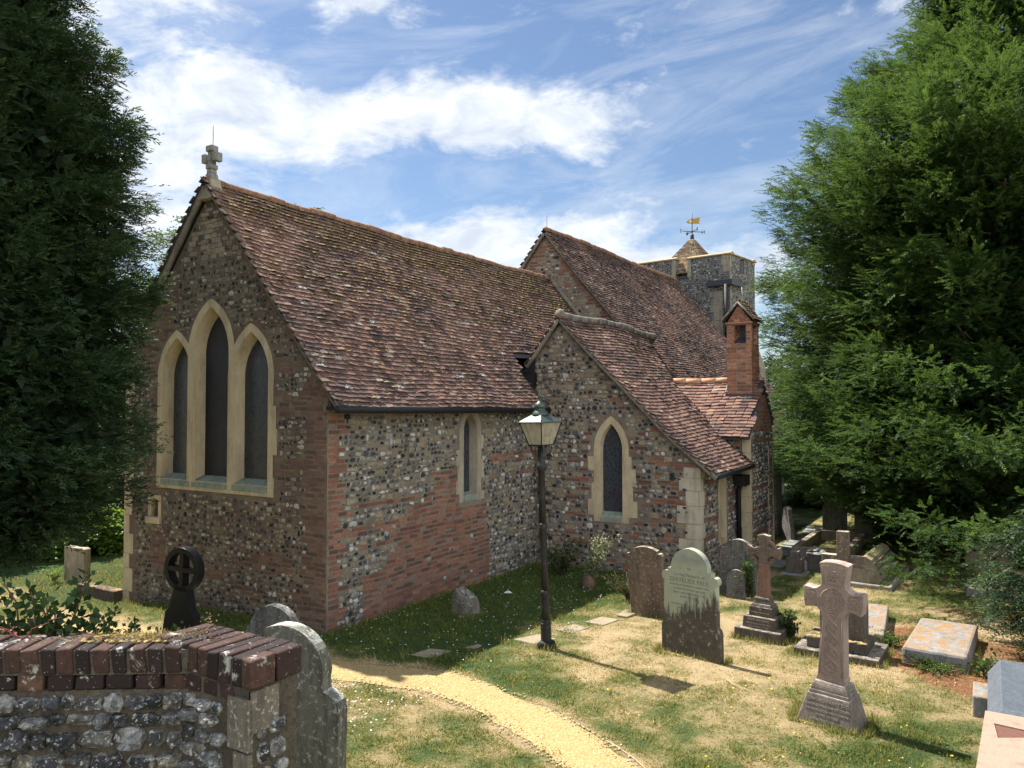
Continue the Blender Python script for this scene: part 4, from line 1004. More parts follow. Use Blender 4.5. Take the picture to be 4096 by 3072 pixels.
# ------------------------------------------------------------------ leaves, sprays, plants
def unit(v): return v / (np.linalg.norm(v, axis=-1, keepdims=True) + 1e-9)
def leafq(mb, P, D, W, ln, wd, tone, mat=0, curl=0.0):
    """rhombic leaves: P base, D direction, W width direction"""
    ln = np.broadcast_to(ln, (len(P),))[:, None]; wd = np.broadcast_to(wd, (len(P),))[:, None]
    V = np.stack([P, P + D * ln * .45 + W * wd, P + D * ln, P + D * ln * .45 - W * wd], 1)
    mb.raw(V.reshape(-1, 3), np.arange(len(P) * 4).reshape(-1, 4), mat, False, tone=np.repeat(np.clip(tone, 0, 1), 4))
def sprays(mb, P, A, ln, K, leaf, wid, tone, rr, droop=.3):
    S = len(P); A = unit(A); up = np.array([0, 0, 1.]) + rr.normal(0, .35, (S, 3)); side = unit(np.cross(A, up)); nn = np.cross(side, A)
    s = (np.arange(K) + .5) / K
    for sg in (-1, 1):
        pos = P[:, None] + A[:, None] * (ln[:, None, None] * s[None, :, None]); pos = pos.copy(); pos[..., 2] -= droop * ln[:, None] * s[None] ** 2
        d = A[:, None] * (.72 + .5 * s[None, :, None] ** 3) + side[:, None] * sg * .66 + rr.normal(0, .16, (S, K, 3)); d[..., 2] -= droop * .7 * s[None]
        d = unit(d); w = unit(np.cross(d, nn[:, None] + rr.normal(0, .45, (S, K, 3))))
        l = leaf * (1.1 - .5 * s[None]) * rr.uniform(.7, 1.25, (S, K)); t = tone[:, None] + .12 * s[None] + rr.normal(0, .08, (S, K))
        leafq(mb, pos.reshape(-1, 3), d.reshape(-1, 3), w.reshape(-1, 3), l.ravel(), (wid * rr.uniform(.7, 1.2, (S, K))).ravel(), t.ravel())
def yew(name, label, base, prof, nb, dens, mat, seed, leaf=.06, wid=.010, sl=(.16, .32), K=8, droop=.35, rise=.35, cat='tree', trunk=.22, az=None, lump=.22, group=None, inner=1.0, limbs=26, core=0, extra=()):
    rr = np.random.default_rng(seed); prof = np.array(prof, float)
    t = thing(name, label, cat, (base[0], base[1], base[2]), group=group)
    zz = np.linspace(prof[0, 0], prof[-1, 0], 200); rz = np.interp(zz, prof[:, 0], prof[:, 1]); cdf = np.cumsum(rz + .25); cdf /= cdf[-1]
    zt = np.interp(rr.random(nb), cdf, zz); a = rr.uniform(0, 2 * np.pi, nb)
    if az is not None: a = np.where(rr.random(nb) < .8, rr.uniform(az[0], az[1], nb), a)
    L = np.interp(zt, prof[:, 0], prof[:, 1]) * (rr.uniform(.66, 1.05, nb) + lump * vnoise(a * 1.6, zt, .55, seed % 7))
    L = np.maximum(L, .25)
    for k_, (a_, l_, z_) in enumerate(extra): a[k_], L[k_], zt[k_] = a_, l_, z_
    dh = np.stack([np.cos(a), np.sin(a), 0 * a], 1); sd = np.stack([-np.sin(a), np.cos(a), 0 * a], 1)
    z0 = np.maximum(zt - L * rise, .3)
    ns = np.maximum((L * dens * rr.uniform(.7, 1.3, nb)).astype(int), 4); bi = np.repeat(np.arange(nb), ns); S = len(bi)
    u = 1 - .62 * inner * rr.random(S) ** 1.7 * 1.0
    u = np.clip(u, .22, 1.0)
    lat = rr.normal(0, 1, S) * .22 * (1.12 - u) * L[bi] + rr.normal(0, .06, S)
    P = dh[bi] * (L[bi] * u)[:, None] + sd[bi] * lat[:, None]
    zc = z0[bi] + (zt - z0)[bi] * (1.5 * u - .5 * u * u) + rr.normal(0, .11, S) - droop * .35 * np.maximum(u - .75, 0) * L[bi]
    P[:, 2] = np.maximum(zc, prof[0, 0] * .6 + .05)
    A = dh[bi] * .9 + sd[bi] * (np.sign(lat) * rr.uniform(.0, .8, S))[:, None]; A[:, 2] += rr.normal(.16 - droop * .6, .3, S); A += rr.normal(0, .18, (S, 3))
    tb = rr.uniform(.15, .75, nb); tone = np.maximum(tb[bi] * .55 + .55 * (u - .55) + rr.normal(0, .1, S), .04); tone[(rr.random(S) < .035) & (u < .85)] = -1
    mb = MB(); sprays(mb, P, A, rr.uniform(*sl, S), K, leaf, wid, tone, rr, droop)
    if core:
        m = int(core); k = rr.integers(0, nb, m); v = rr.uniform(.12, .80, m)
        Q = dh[k] * (L[k] * v)[:, None] + sd[k] * (rr.normal(0, .26, m) * L[k])[:, None]; Q[:, 2] = np.maximum(z0[k] + (zt - z0)[k] * (1.5 * v - .5 * v * v) + rr.normal(0, .14, m), prof[0, 0] + .1)
        kp = np.hypot(Q[:, 0], Q[:, 1]) < np.interp(Q[:, 2], prof[:, 0], prof[:, 1]) * .80; Q = Q[kp]; m = len(Q)
        D = unit(rr.normal(0, 1, (m, 3))); leafq(mb, Q, D, unit(np.cross(D, rr.normal(0, 1, (m, 3)))), leaf * 2.6 * rr.uniform(.6, 1.2, m), leaf * .55, rr.uniform(.1, .45, m))
    mb.build('crown', mat, t)
    mb = MB(); H = prof[-1, 0]
    mb.tube([(0, 0, -.2), (.03, .02, H * .25), (-.04, .05, H * .5), (.02, 0, H * .72)], [trunk * 1.3, trunk, trunk * .6, .03], 10)
    for k in rr.choice(nb, min(limbs, nb), replace=False):
        uu = np.linspace(0, .92, 6); pz = z0[k] + (zt[k] - z0[k]) * (1.5 * uu - .5 * uu * uu)
        q = dh[k][None] * (L[k] * uu)[:, None] + sd[k][None] * (.06 * np.sin(uu * 7))[:, None]; q[:, 2] = pz
        mb.tube(q, np.linspace(.05, .010, 6) * (1 + trunk), 5)
    mb.build('trunk', MT['bark'], t)
    return t

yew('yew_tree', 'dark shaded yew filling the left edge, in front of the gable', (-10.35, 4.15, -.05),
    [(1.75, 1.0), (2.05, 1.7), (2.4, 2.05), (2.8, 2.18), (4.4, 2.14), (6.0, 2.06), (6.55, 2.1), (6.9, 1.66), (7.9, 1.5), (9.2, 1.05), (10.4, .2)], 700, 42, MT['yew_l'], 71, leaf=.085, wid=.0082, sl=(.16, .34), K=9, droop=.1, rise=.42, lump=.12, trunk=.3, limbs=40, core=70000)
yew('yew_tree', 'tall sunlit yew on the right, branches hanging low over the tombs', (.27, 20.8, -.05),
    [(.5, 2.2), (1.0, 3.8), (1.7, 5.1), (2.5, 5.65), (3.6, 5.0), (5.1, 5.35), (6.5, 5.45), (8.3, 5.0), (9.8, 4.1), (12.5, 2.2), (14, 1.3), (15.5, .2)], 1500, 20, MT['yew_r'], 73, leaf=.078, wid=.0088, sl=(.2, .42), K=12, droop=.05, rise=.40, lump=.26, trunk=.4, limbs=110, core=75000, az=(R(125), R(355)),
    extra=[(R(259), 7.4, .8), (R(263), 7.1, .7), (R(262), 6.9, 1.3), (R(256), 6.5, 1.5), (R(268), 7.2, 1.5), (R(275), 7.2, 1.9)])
yew('yew_bush', 'dark low yew growth at the right edge, beyond the flat ledgers', (.95, 12.5, 0), [(.1, .9), (.7, 1.0), (1.5, .8), (2.3, .3)], 90, 40, MT['yew_l'], 75, leaf=.06, wid=.011, K=7, trunk=.05, cat='bush', limbs=14)
# trees and bushes farther off
BT = 'trees and bushes beyond the church'
def far(nm, lab, x, y, prof, seed, mat='yew_l', nb=170, dens=9, leaf=.16, wid=.035, cat='tree', **k):
    yew(nm, lab, (x, y, 0), prof, nb, dens, MT[mat], seed, leaf=leaf, wid=wid, sl=(.35, .8), K=6, cat=cat, group=BT, limbs=20, **k)
far('evergreen_tree', 'tall green tree rising behind the left slope of the gable', -23.2, 17.8, [(1, 2.5), (4, 3.6), (7, 3.2), (9, 2.3), (10.6, .5)], 81, 'yew_r', 260, 14, .13, .028)
far('evergreen_tree', 'tree whose top twigs just show over the chancel ridge', -24.2, 22.6, [(1, 2.5), (5, 3.2), (9, 2.2), (11.75, .4)], 82, 'yew_r', 170, 12)
far('evergreen_tree', 'dark yew behind the vestry stack, left of the sunlit yew', -7.0, 38.0, [(.3, 3.2), (3, 3.6), (5, 2.8), (6.7, .6)], 83, 'yew_l', 220, 12)
far('evergreen_tree', 'dark yew far behind the low branches of the sunlit yew', 2.6, 30.5, [(.3, 3.4), (3, 3.6), (6, 2.8), (8, .6)], 84, 'yew_l', 220, 12)
far('evergreen_tree', 'dark evergreen at the far right behind the chest tomb', 7.6, 27.5, [(.3, 3.5), (3, 3.6), (6, 3.0), (9, .6)], 85, 'yew_l', 220, 12)
far('bush', 'sunlit leafy bush behind the squat headstone on the left', -18.7, 10.2, [(.05, .8), (.4, 1.05), (.7, .8), (1.0, .2)], 86, 'leaf_sun', 150, 14, .12, .045, 'bush')
far('bush', 'shaded bush at the far left below the dark yew', -19.9, 8.4, [(.05, 1.3), (.8, 1.7), (1.7, 1.3), (2.5, .3)], 87, 'yew_l', 140, 14, .12, .04, 'bush')
far('bush', 'bright bush beside the chancel wall, far behind the squat headstone', -17.6, 12.6, [(.05, .7), (.4, 1.0), (.9, .8), (1.3, .2)], 88, 'leaf_sun', 120, 14, .12, .045, 'bush')
far('evergreen_tree', 'large dark tree at the far left behind the bushes', -23.5, 12.6, [(.2, 2.6), (2, 3.2), (5, 2.6), (8, .6)], 89, 'yew_l', 240, 12)
far('bush', 'bright green bush behind the chest tomb on the right', 1.1, 20.4, [(.05, 1.0), (.5, 1.3), (.9, .9), (1.3, .2)], 90, 'leaf_sun', 120, 14, .11, .04, 'bush')
far('bush', 'low green bush right of the tall pale headstone', -1.2, 22.8, [(.05, 1.2), (.6, 1.5), (1.1, 1.1), (1.6, .2)], 91, 'leaf_b', 120, 14, .11, .04, 'bush')
far('bush', 'hedge-like bush where the flagged path runs out', -4.4, 27.5, [(.05, 1.3), (.8, 1.6), (1.5, 1.2), (2.0, .2)], 92, 'leaf_b', 140, 14, .11, .04, 'bush')

def plant(name, label, base, stems, h, spread, leaf, wid, mat, seed, cat='plant', per=34, stemmat='bark', lean=(0, 0), flop=.3, tone0=.35, thin=1.0):
    """stems with scattered leaves"""
    rr = np.random.default_rng(seed); t = thing(name, label, cat, base); mb = MB(); st = MB()
    for k in range(stems):
        a = rr.uniform(0, 2 * np.pi); r = spread * rr.uniform(.25, 1); hh = h * rr.uniform(.55, 1.05); u = np.linspace(0, 1, 8)
        q = np.stack([np.cos(a) * r * u ** 1.2 + lean[0] * u ** 2 + rr.normal(0, .012 * thin, 8), np.sin(a) * r * u ** 1.2 + lean[1] * u ** 2 + rr.normal(0, .012, 8), hh * (u - flop * .4 * u ** 2.5) / (1 - flop * .4)], 1)
        st.tube(q, np.linspace(.010, .003, 8) * (1 + h * .4) * thin, 5)
        n = int(per * rr.uniform(.7, 1.3)); s = rr.uniform(.18, 1, n); P = np.stack([np.interp(s, u, q[:, i]) for i in range(3)], 1)
        D = unit(rr.normal(0, 1, (n, 3)) + np.array([0, 0, .35])); P = P + D * rr.uniform(0, .05, n)[:, None] * (1 + h * .5); W = unit(np.cross(D, rr.normal(0, 1, (n, 3))))
        leafq(mb, P, D, W, leaf * rr.uniform(.6, 1.2, n), wid * rr.uniform(.7, 1.2, n), tone0 + .3 * s + rr.normal(0, .18, n))
    mb.build('foliage', MT[mat], t); st.build('stem', MT[stemmat], t); return t
plant('shrub', 'small pale-leaved shrub catching the sun beside the chapel wall', (-6.25, 12.75, 0), 17, .95, .36, .05, .017, 'leaf_pale', 101, 'shrub', 95, lean=(.16, 0), flop=.1, tone0=.4)
plant('shrub', 'dark shaded shrub in the corner by the downpipe', (-7.2, 13.35, -.05), 18, .75, .45, .055, .017, 'leaf_ivy', 102, 'shrub', 70)
mb = MB(); mb.lathe([(.13, -.05), (.12, .1), (.1, .2), (.05, .23)], (-6.27, 12.7), 9)
tag(mb.build('tree_stump', MT['bark']), 'small brown stump at the foot of the pale-leaved shrub', 'stump')
plant('ivy_bush', 'glossy dark ivy growing up behind the near wall at the left edge', (-5.1, 3.0, .85), 60, .85, .7, .048, .019, 'leaf_ivy', 103, 'bush', 190, flop=.5)
plant('ivy_bush', 'ivy straggling along behind the wall towards the black wheel cross', (-5.75, 3.45, .80), 34, .72, .55, .045, .017, 'leaf_ivy', 104, 'bush', 130, flop=.5)
plant('ivy_bush', 'taller ivy clump with lobed leaves at the far left of the wall', (-5.75, 2.95, .9), 26, 1.1, .5, .075, .030, 'leaf_ivy', 105, 'bush', 90, flop=.2)
plant('bramble', 'thin red bramble stems arching over the coping at the left', (-3.58, 1.74, 2.27), 4, .10, .22, .02, .006, 'redstem', 106, 'bramble', 4, 'redstem', flop=1.0, thin=.35)
plant('dead_weed', 'dry brown weed stalk standing on the coping near the wall end', (-2.86, 2.14, 2.3), 2, .125, .012, .012, .005, 'dead', 107, 'weed', 20, 'dead', flop=.1, thin=.35)
plant('ivy', 'ivy climbing the small arched headstone', (-3.62, 13.52, 0), 12, .62, .16, .06, .024, 'leaf_ivy', 108, 'ivy', 45)
plant('ivy', 'ivy and grass growing against the right side of the wheel-headed cross steps', (-2.5, 11.5, 0), 14, .36, .2, .05, .02, 'leaf_ivy', 109, 'ivy', 45)
plant('weed', 'leafy ground weed in front of the right-hand mossy ledger', (-.7, 11.05, 0), 46, .11, .45, .028, .010, 'leaf_b', 110, 'weed', 40)
plant('weed', 'leafy weed between the two mossy ledgers', (-1.25, 11.9, 0), 40, .14, .32, .03, .011, 'leaf_b', 111, 'weed', 40)
plant('weed', 'broad bright-leaved seedling beside the right-hand ledger', (-.12, 11.15, 0), 6, .22, .18, .07, .024, 'leaf_b', 112, 'weed', 12)
plant('weed', 'straggling dark weeds between the right-hand ledger and the slate tomb', (.15, 10.9, 0), 22, .3, .42, .06, .022, 'leaf_ivy', 113, 'weed', 24)
plant('weed', 'tall grassy weeds by the leaning brown headstone', (-5.35, 12.35, 0), 40, .42, .5, .05, .006, 'leaf_b', 114, 'weed', 16, flop=.1)
plant('weed', 'weed tuft at the foot of the far ledger edge', (-.7, 13.0, 0), 10, .16, .25, .05, .02, 'leaf_b', 115, 'weed', 20)
plant('weed', 'spiky tuft in front of the squat headstone', (-15.75, 8.2, -.15), 16, .22, .25, .1, .01, 'leaf_sun', 116, 'weed', 8)

# ------------------------------------------------------------------ gravestones
ST = {}
ST['brown'] = m_stone('brown lichened headstone', (.12, .085, .06), (.17, .125, .09), (.42, .40, .33), .45, (.04, .032, .026), .6, 1.6, .4, None, (.50, .46, .33))
ST['dark'] = m_stone('blackened mottled headstone', (.10, .095, .085), (.19, .18, .165), (.36, .35, .32), .7, (.025, .024, .022), .6, 2.4, .9, None, (.45, .43, .38))
ST['pale'] = m_stone('pale grey headstone', (.185, .185, .14), (.125, .118, .09), (.46, .47, .42), .6, (.035, .03, .026), .75, 2.0, .5, None, (.46, .47, .42))
ST['tan'] = m_stone('tan headstone', (.34, .27, .18), (.27, .21, .14), (.45, .42, .33), .4, (.09, .07, .05), .5, 1.3, .4, None, (.45, .41, .33))
ST['black'] = m_plain('polished black slate', (.010, .011, .013), .32, 0, .4, 20, .1)
ST['dkgran'] = m_stone('dark mossy stone', (.055, .05, .045), (.10, .09, .078), (.3, .29, .25), .3, (.02, .02, .018), .5, 2.0, .5, None, (.40, .25, .09))
ST['redsand'] = m_stone('red brown sandstone', (.21, .115, .08), (.155, .095, .068), (.38, .27, .2), .4, (.06, .045, .035), .5, 2.2, .4, None, (.42, .38, .29))
ST['dkbase'] = m_stone('dark grey brown base', (.085, .07, .057), (.13, .105, .085), (.34, .31, .26), .25, (.03, .026, .022), .5, 2.0, .4, None, (.30, .26, .2))
ST['pinkgran'] = m_stone('rough pink granite', (.32, .235, .19), (.255, .19, .155), (.5, .42, .36), .3, (.14, .10, .085), .35, 2.2, .35, None, (.56, .44, .36))
ST['pinkbase'] = m_stone('grey pink granite base', (.215, .175, .145), (.165, .135, .115), (.40, .36, .32), .4, (.07, .06, .05), .45, 2.0, .35, None, (.38, .33, .28))
ST['ledger'] = m_stone('ledger with orange moss', (.20, .195, .185), (.28, .27, .255), (.4, .39, .37), .5, (.07, .065, .055), .5, 1.8, .6, None, (.30, .165, .06))
ST['slate'] = m_stone('blue grey slate tomb', (.115, .13, .15), (.085, .10, .12), (.2, .22, .24), .4, (.04, .045, .05), .3, 2.0, .25)
ST['rock'] = m_stone('rough boulder stone', (.12, .105, .085), (.20, .18, .15), (.48, .45, .4), .4, (.05, .045, .04), .4, 2.2, 1.0, None, (.40, .36, .33))
ST['flag'] = m_stone('paving stone', (.30, .245, .165), (.24, .195, .13), (.36, .32, .24), .3, (.16, .13, .09), .35, 1.2, .3)
ST['flagdk'] = m_stone('grey paving stone', (.20, .20, .20), (.27, .265, .255), (.36, .35, .33), .3, (.08, .08, .08), .4, 1.2, .3)
ST['letter'] = m_plain('lead lettering', (.19, .19, .155), .8)
ST['letter_lt'] = m_plain('pale cut lettering', (.36, .33, .28), .9)
def gertrude_stone():
    g = G('green grey stone with a dark wet lower half')
    c = g.mix(g.ramp(g.noise(5, 6, .7), [(.3, 0), (.7, 1)]), (.365, .385, .28), (.285, .30, .215))
    dk = g.mix(g.ramp(g.noise(7, 6, .7), [(.3, 0), (.7, 1)]), (.055, .047, .038), (.10, .085, .066))
    e = g.ma('ADD', g.z(), g.ma('MULTIPLY', g.ma('SUBTRACT', g.noise(7, 7, .75, (1.5, 1.5, .22)), .5), 1.25))
    e = g.ma('SUBTRACT', e, g.ma('MULTIPLY', g.z(0), .35))
    m = g.ramp(g.ma('ADD', e, g.ma('MULTIPLY', g.ma('SUBTRACT', g.noise(60, 5, .8), .5), .22)), [(.585, 1), (.70, 0)])
    c = g.mix(m, c, dk)
    c = g.mix(g.ma('MULTIPLY', g.ramp(g.noise(14, 5, .75), [(.58, 0), (.66, .7)]), 1), c, (.40, .41, .33))
    c = g.mix(g.ramp(g.ma('ADD', g.ma('ABSOLUTE', g.ma('SUBTRACT', g.z(), 1.3)), g.ma('MULTIPLY', g.noise(9, 5, .7), .3)), [(.14, .7), (.25, 0)]), c, (.20, .20, .19))
    g.bump(g.ma('ADD', g.noise(70, 4, .6), g.ma('MULTIPLY', g.noise(9, 5, .6), 1.6)), .4, .01)
    return g.done(c, .92)
ST['gert'] = gertrude_stone()
def cham(pts, k=6):
    return pts
def arc(cx, cz, r, a0, a1, n=12): return [(cx + r * math.cos(a), cz + r * math.sin(a)) for a in np.linspace(R(a0), R(a1), n)]
fH = lambda a, b, d: (a, d, b)
def headstone(label, loc, outline, th, mat, rotz=0.0, lean=(0, 0), bevel=.012, words=(), lm='letter', name='headstone', group='headstones in the churchyard'):
    t = thing(name, label, 'gravestone', loc, (R(lean[0]), R(lean[1]), R(rotz)), group)
    mb = MB(); mb.prism(outline, fH, -th / 2, th / 2); mb.build('slab', ST[mat], t, bevel=bevel)
    for s, sz, z in words:
        text(s, sz, ST[lm], t, basis((0, -th / 2 - .001, z), (1, 0, 0), (0, 0, 1), (0, -1, 0)), 'inscription', .0012)
    return t
def mirror(h): return h + [(-x, z) for x, z in h[::-1]]
# big green-grey headstone
o_g = mirror([(.43, -.3), (.43, .36), (.415, .42), (.385, .45), (.38, .98), (.405, 1.0), (.42, 1.04), (.40, 1.085), (.365, 1.10), (.325, 1.10), (.325, 1.14), (.27, 1.15)] + arc(0, 1.15, .275, 4, 90, 12)[1:-1] + [(.001, 1.43)])
headstone('tall green-grey headstone with scrolled shoulders and a dark stained foot', (-3.39, 9.93, 0), [(x, z) for x, z in o_g], .105, 'gert', -12, (1, 0), words=(('IN', .05, 1.16), ('Loving Memory of', .062, 1.075), ('GERTRUDE PAUL', .078, 1.0), ('WIDOW OF THE REVD CHARLES PAUL', .034, .935), ('OF FORTHAMPTON CRESCENT', .034, .885), ('WHO DIED FEBRUARY 10 189', .036, .835), ('IN HER 47TH YEAR', .032, .785), ('+', .04, .735), ('HOLD THOU THY CROSS BEFORE MY CLOSING EYES', .024, .68), ('SHINE THROUGH THE GLOOM', .026, .635)))
o_b = mirror([(.27, -.3), (.295, .88), (.315, .95), (.29, .985), (.235, .99), (.225, 1.02)] + arc(0, .66, .435, 58, 90, 8)[:-1] + [(.001, 1.095)])
headstone('dark brown headstone leaning left behind the green-grey one', (-4.62, 11.5, 0), o_b, .10, 'brown', -2, (2, -3.5))
o_d = mirror([(.30, -.3), (.315, .72), (.30, .80), (.24, .80), (.235, .83)] + arc(0, .70, .27, 32, 90, 9)[:-1] + [(.001, .97)])
headstone('black mottled headstone with a curled shoulder by the chapel corner', (-3.86, 13.75, -.02), o_d, .11, 'dark', 0, (0, 2))
o_s = mirror([(.16, -.2), (.165, .30)] + arc(0, .30, .165, 0, 90, 8)[1:-1] + [(.001, .465)])
headstone('small round-topped headstone with ivy before the black mottled one', (-3.80, 13.45, 0), o_s, .09, 'dark', 0, (-3, 0))
o_f = mirror([(.36, -.3), (.36, 1.45), (.345, 1.50), (.30, 1.535), (.262, 1.55), (.255, 1.60)] + arc(0, 1.62, .265, 0, 90, 12)[1:-1] + [(.001, 1.885)])
headstone('tall pale lichened headstone with round top, close behind the wall end', (-3.35, 2.96, .20), o_f, .10, 'pale', 16, (-2, 0))
o_h = mirror([(.30, -.3), (.305, .93), (.285, .99), (.25, 1.0), (.245, 1.04)] + arc(0, .95, .26, 20, 90, 9)[:-1] + [(.001, 1.21)])
headstone('dark rounded headstone behind the pale one, before the brick corner', (-5.93, 5.2, .17), o_h, .10, 'dark', 14, (2, 0))
headstone('squat tan headstone under the left yew', (-15.48, 8.5, -.17), [(-.36, -.2), (.36, -.2), (.36, .66), (.25, .685), (0, .66), (-.25, .685), (-.36, .66)], .14, 'tan', 0, (0, 0))
headstone('tall pale headstone half hidden by the right yew', (-3.36, 20.6, 0), mirror([(.28, -.2), (.28, .78)] + arc(0, .70, .29, 15, 90, 8)[:-1] + [(.001, .99)]), .12, 'pale', 0, (0, 1))
headstone('reddish headstone among the far branches of the right yew', (-2.75, 21.0, 0), mirror([(.2, -.2), (.2, .7), (.13, .8), (.001, .84)]), .12, 'tan', 0, (0, 0))
headstone('brown far headstone at the end of the flagged path', (-4.0, 26.2, 0), mirror([(.3, -.2), (.3, .9), (.2, 1.02), (.001, 1.08)]), .12, 'tan', 0, (0, 0))
headstone('dark curved-sided headstone seen edge-on by the far buttress', (-4.35, 20.0, 0), mirror([(.3, -.2), (.28, .3), (.2, .5), (.14, .75), (.001, .8)]), .1, 'dark', -55, (0, 0))
headstone('small far headstone right of the chest tomb', (1.7, 19.8, 0), mirror([(.2, -.2), (.2, .5), (.1, .62), (.001, .65)]), .1, 'pale', 0, (0, 0))
# wheel cross, black
t = thing('wheel_cross', 'black slate grave marker with a ring head pierced by a cross', 'gravestone', (-9.28, 6.50, .03), (R(1), R(3.0), R(10)))
mb = MB(); th = .062
col = mirror([(.36, -.3), (.245, .50), (.175, .565), (.105, .86), (.001, .90)])
mb.prism(col, fH, -th, th); mb.build('shaft', ST['black'], t, bevel=.008)
Z0 = 1.09; mb = MB(); ro, ri = .295, .228
mb.prism(arc(0, Z0, ro, 0, 352, 46), fH, -th, th, 0, [arc(0, Z0, ri, 0, 352, 46)])
mb.box(-.033, .033, -.06, .06, Z0 - .23, Z0 + .23); mb.box(-.23, -.034, -.058, .058, Z0 - .032, Z0 + .032); mb.box(.034, .23, -.058, .058, Z0 - .032, Z0 + .032)
mb.build('ring_head', ST['black'], t, bevel=.006)
# wheel-headed red brown cross on steps
t = thing('stepped_cross', 'red brown wheel-headed cross on dark lettered steps', 'grave cross', (-2.84, 11.42, 0), (0, R(1.2), R(-4)))
mb = MB(); mb.frust((0, 0), (.33, .31), (.325, .305), -.2, .14); mb.build('step', ST['dkbase'], t, bevel=.012)
mb = MB(); mb.frust((0, .0), (.235, .225), (.225, .215), .14, .30); mb.build('step', ST['dkbase'], t, bevel=.01)
mb = MB(); mb.frust((0, .0), (.165, .155), (.16, .15), .30, .43); mb.frust((0, 0), (.15, .14), (.13, .12), .43, .47); mb.frust((0, 0), (.12, .11), (.10, .09), .47, .53); mb.frust((0, 0), (.115, .105), (.10, .09), .53, .56); mb.build('plinth', ST['dkbase'], t, bevel=.008)
mb = MB(); mb.frust((0, 0), (.085, .075), (.068, .06), .56, 1.02); mb.build('shaft', ST['redsand'], t, bevel=.008)
mb = MB(); zc = 1.20
arm = lambda L, w0, w1: [(w0, 0), (w1, L * .75), (w1 * 1.02, L), (0, L + .018), (-w1 * 1.02, L), (-w1, L * .75), (-w0, 0)]
base_o = [(-.068, 1.02), (.068, 1.02), (.062, 1.12), (.13, 1.155), (.23, 1.115), (.245, 1.20), (.23, 1.285), (.13, 1.245), (.06, 1.275), (.085, 1.40), (.088, 1.435), (0, 1.455), (-.088, 1.435), (-.085, 1.40), (-.06, 1.275), (-.13, 1.245), (-.23, 1.285), (-.245, 1.20), (-.23, 1.115), (-.13, 1.155), (-.062, 1.12)]
mb.prism(base_o, fH, -.055, .055); mb.build('cross_head', m_stone('dark brown sandstone', (.12, .085, .062), (.165, .12, .09), (.36, .3, .22), .35, (.05, .04, .03), .5, 2.4, .4, None, (.45, .42, .33)), t, bevel=.008)
mb = MB(); mb.prism(arc(0, 1.2, .185, 0, 350, 36), fH, -.03, .03, 0, [arc(0, 1.2, .15, 0, 350, 36)]); mb.build('ring', ST['redsand'], t)
for s, sz, z, y in (('IN', .03, .40, -.163), ('LOVING MEMORY OF', .027, .355, -.165), ('EMILY WILLIAMS.', .042, .262, -.231), ('BORN AUGUST 23 1835', .032, .212, -.234), ('DIED JANUARY 9 1893', .028, .17, -.236)):
    text(s, sz, ST['letter_lt'], t, basis((0, y, z), (1, 0, 0), (0, 0, 1), (0, -1, 0)), 'inscription', .0012)
# Celtic cross
t = thing('celtic_cross', 'pinkish granite Celtic cross with knotwork on a flared base, nearest the camera', 'grave cross', (-1.47, 8.73, 0), (R(1.0), R(2.4), R(-8)))
mb = MB(); mb.frust((0, 0), (.335, .235), (.215, .165), -.12, .30); mb.build('base', ST['pinkbase'], t, bevel=.012)
mb = MB(); mb.frust((0, 0), (.20, .155), (.195, .15), .30, .335); 
prof = [(.185, .145, .335), (.18, .14, .37), (.165, .125, .405), (.15, .11, .425)]
for a, b in zip(prof[:-1], prof[1:]): mb.frust((0, 0), (a[0], a[1]), (b[0], b[1]), a[2], b[2])
mb.build('moulding', ST['pinkbase'], t, bevel=.006)
mb = MB(); hz = 1.30
out = [(-.145, .42), (.145, .42), (.145, .46), (.135, .475), (.112, 1.08), (.118, 1.14), (.155, 1.18), (.20, 1.185), (.285, 1.165), (.30, 1.27), (.295, 1.385), (.20, 1.372), (.165, 1.385), (.125, 1.42), (.118, 1.47), (.145, 1.655), (.07, 1.672), (0, 1.677), (-.07, 1.672), (-.145, 1.655), (-.118, 1.47), (-.125, 1.42), (-.165, 1.385), (-.20, 1.372), (-.295, 1.385), (-.30, 1.27), (-.285, 1.165), (-.20, 1.185), (-.155, 1.18), (-.118, 1.14), (-.112, 1.08), (-.135, .475), (-.145, .46)]
mb.prism(out, fH, -.085, .085); mb.build('cross', ST['pinkgran'], t, bevel=.010)
kn = MB(); yk = -.0875
def strap(pts, r=.0105): kn.tube([(x, yk, z) for x, z in pts], r, 6, sc=(1, .9))
zs = np.linspace(.53, 1.13, 90); 
for ph in (0, math.pi):
    w = .066 - .018 * (zs - .53) / .6; strap(list(zip(w * np.sin((zs - .53) / .6 * math.pi * 4.5 + ph), zs)))
    w2 = w * .45; strap(list(zip(w2 * np.sin((zs - .53) / .6 * math.pi * 9 + ph), zs)), .006)
for sx in (-1, 1): strap([(sx * .112, .5), (sx * .092, 1.12)], .006)
strap([(-.112, .5), (.112, .5)], .006)
for r_, q in ((.125, .008), (.10, .006), (.05, .007)): strap(arc(0, 1.275, r_, 0, 360, 36), q)
for k in range(4):
    a = math.pi / 4 + k * math.pi / 2; strap(arc(.055 * math.cos(a), 1.275 + .055 * math.sin(a), .042, 0, 360, 20), .006)
for cx, cz in ((-.215, 1.275), (.215, 1.275), (0, 1.53)):
    for k in range(3):
        a = k * 2.094 + 1.57; strap(arc(cx + .022 * math.cos(a), cz + .022 * math.sin(a), .034, 0, 360, 18), .006)
for pl in ([(-.27, 1.195), (-.28, 1.275), (-.27, 1.36), (-.165, 1.35), (-.165, 1.20), (-.27, 1.195)], [(.27, 1.195), (.28, 1.275), (.27, 1.36), (.165, 1.35), (.165, 1.20), (.27, 1.195)], [(-.09, 1.44), (-.118, 1.63), (0, 1.645), (.118, 1.63), (.09, 1.44), (-.09, 1.44)]): strap(pl, .005)
kn.build('knotwork', ST['pinkgran'], t)
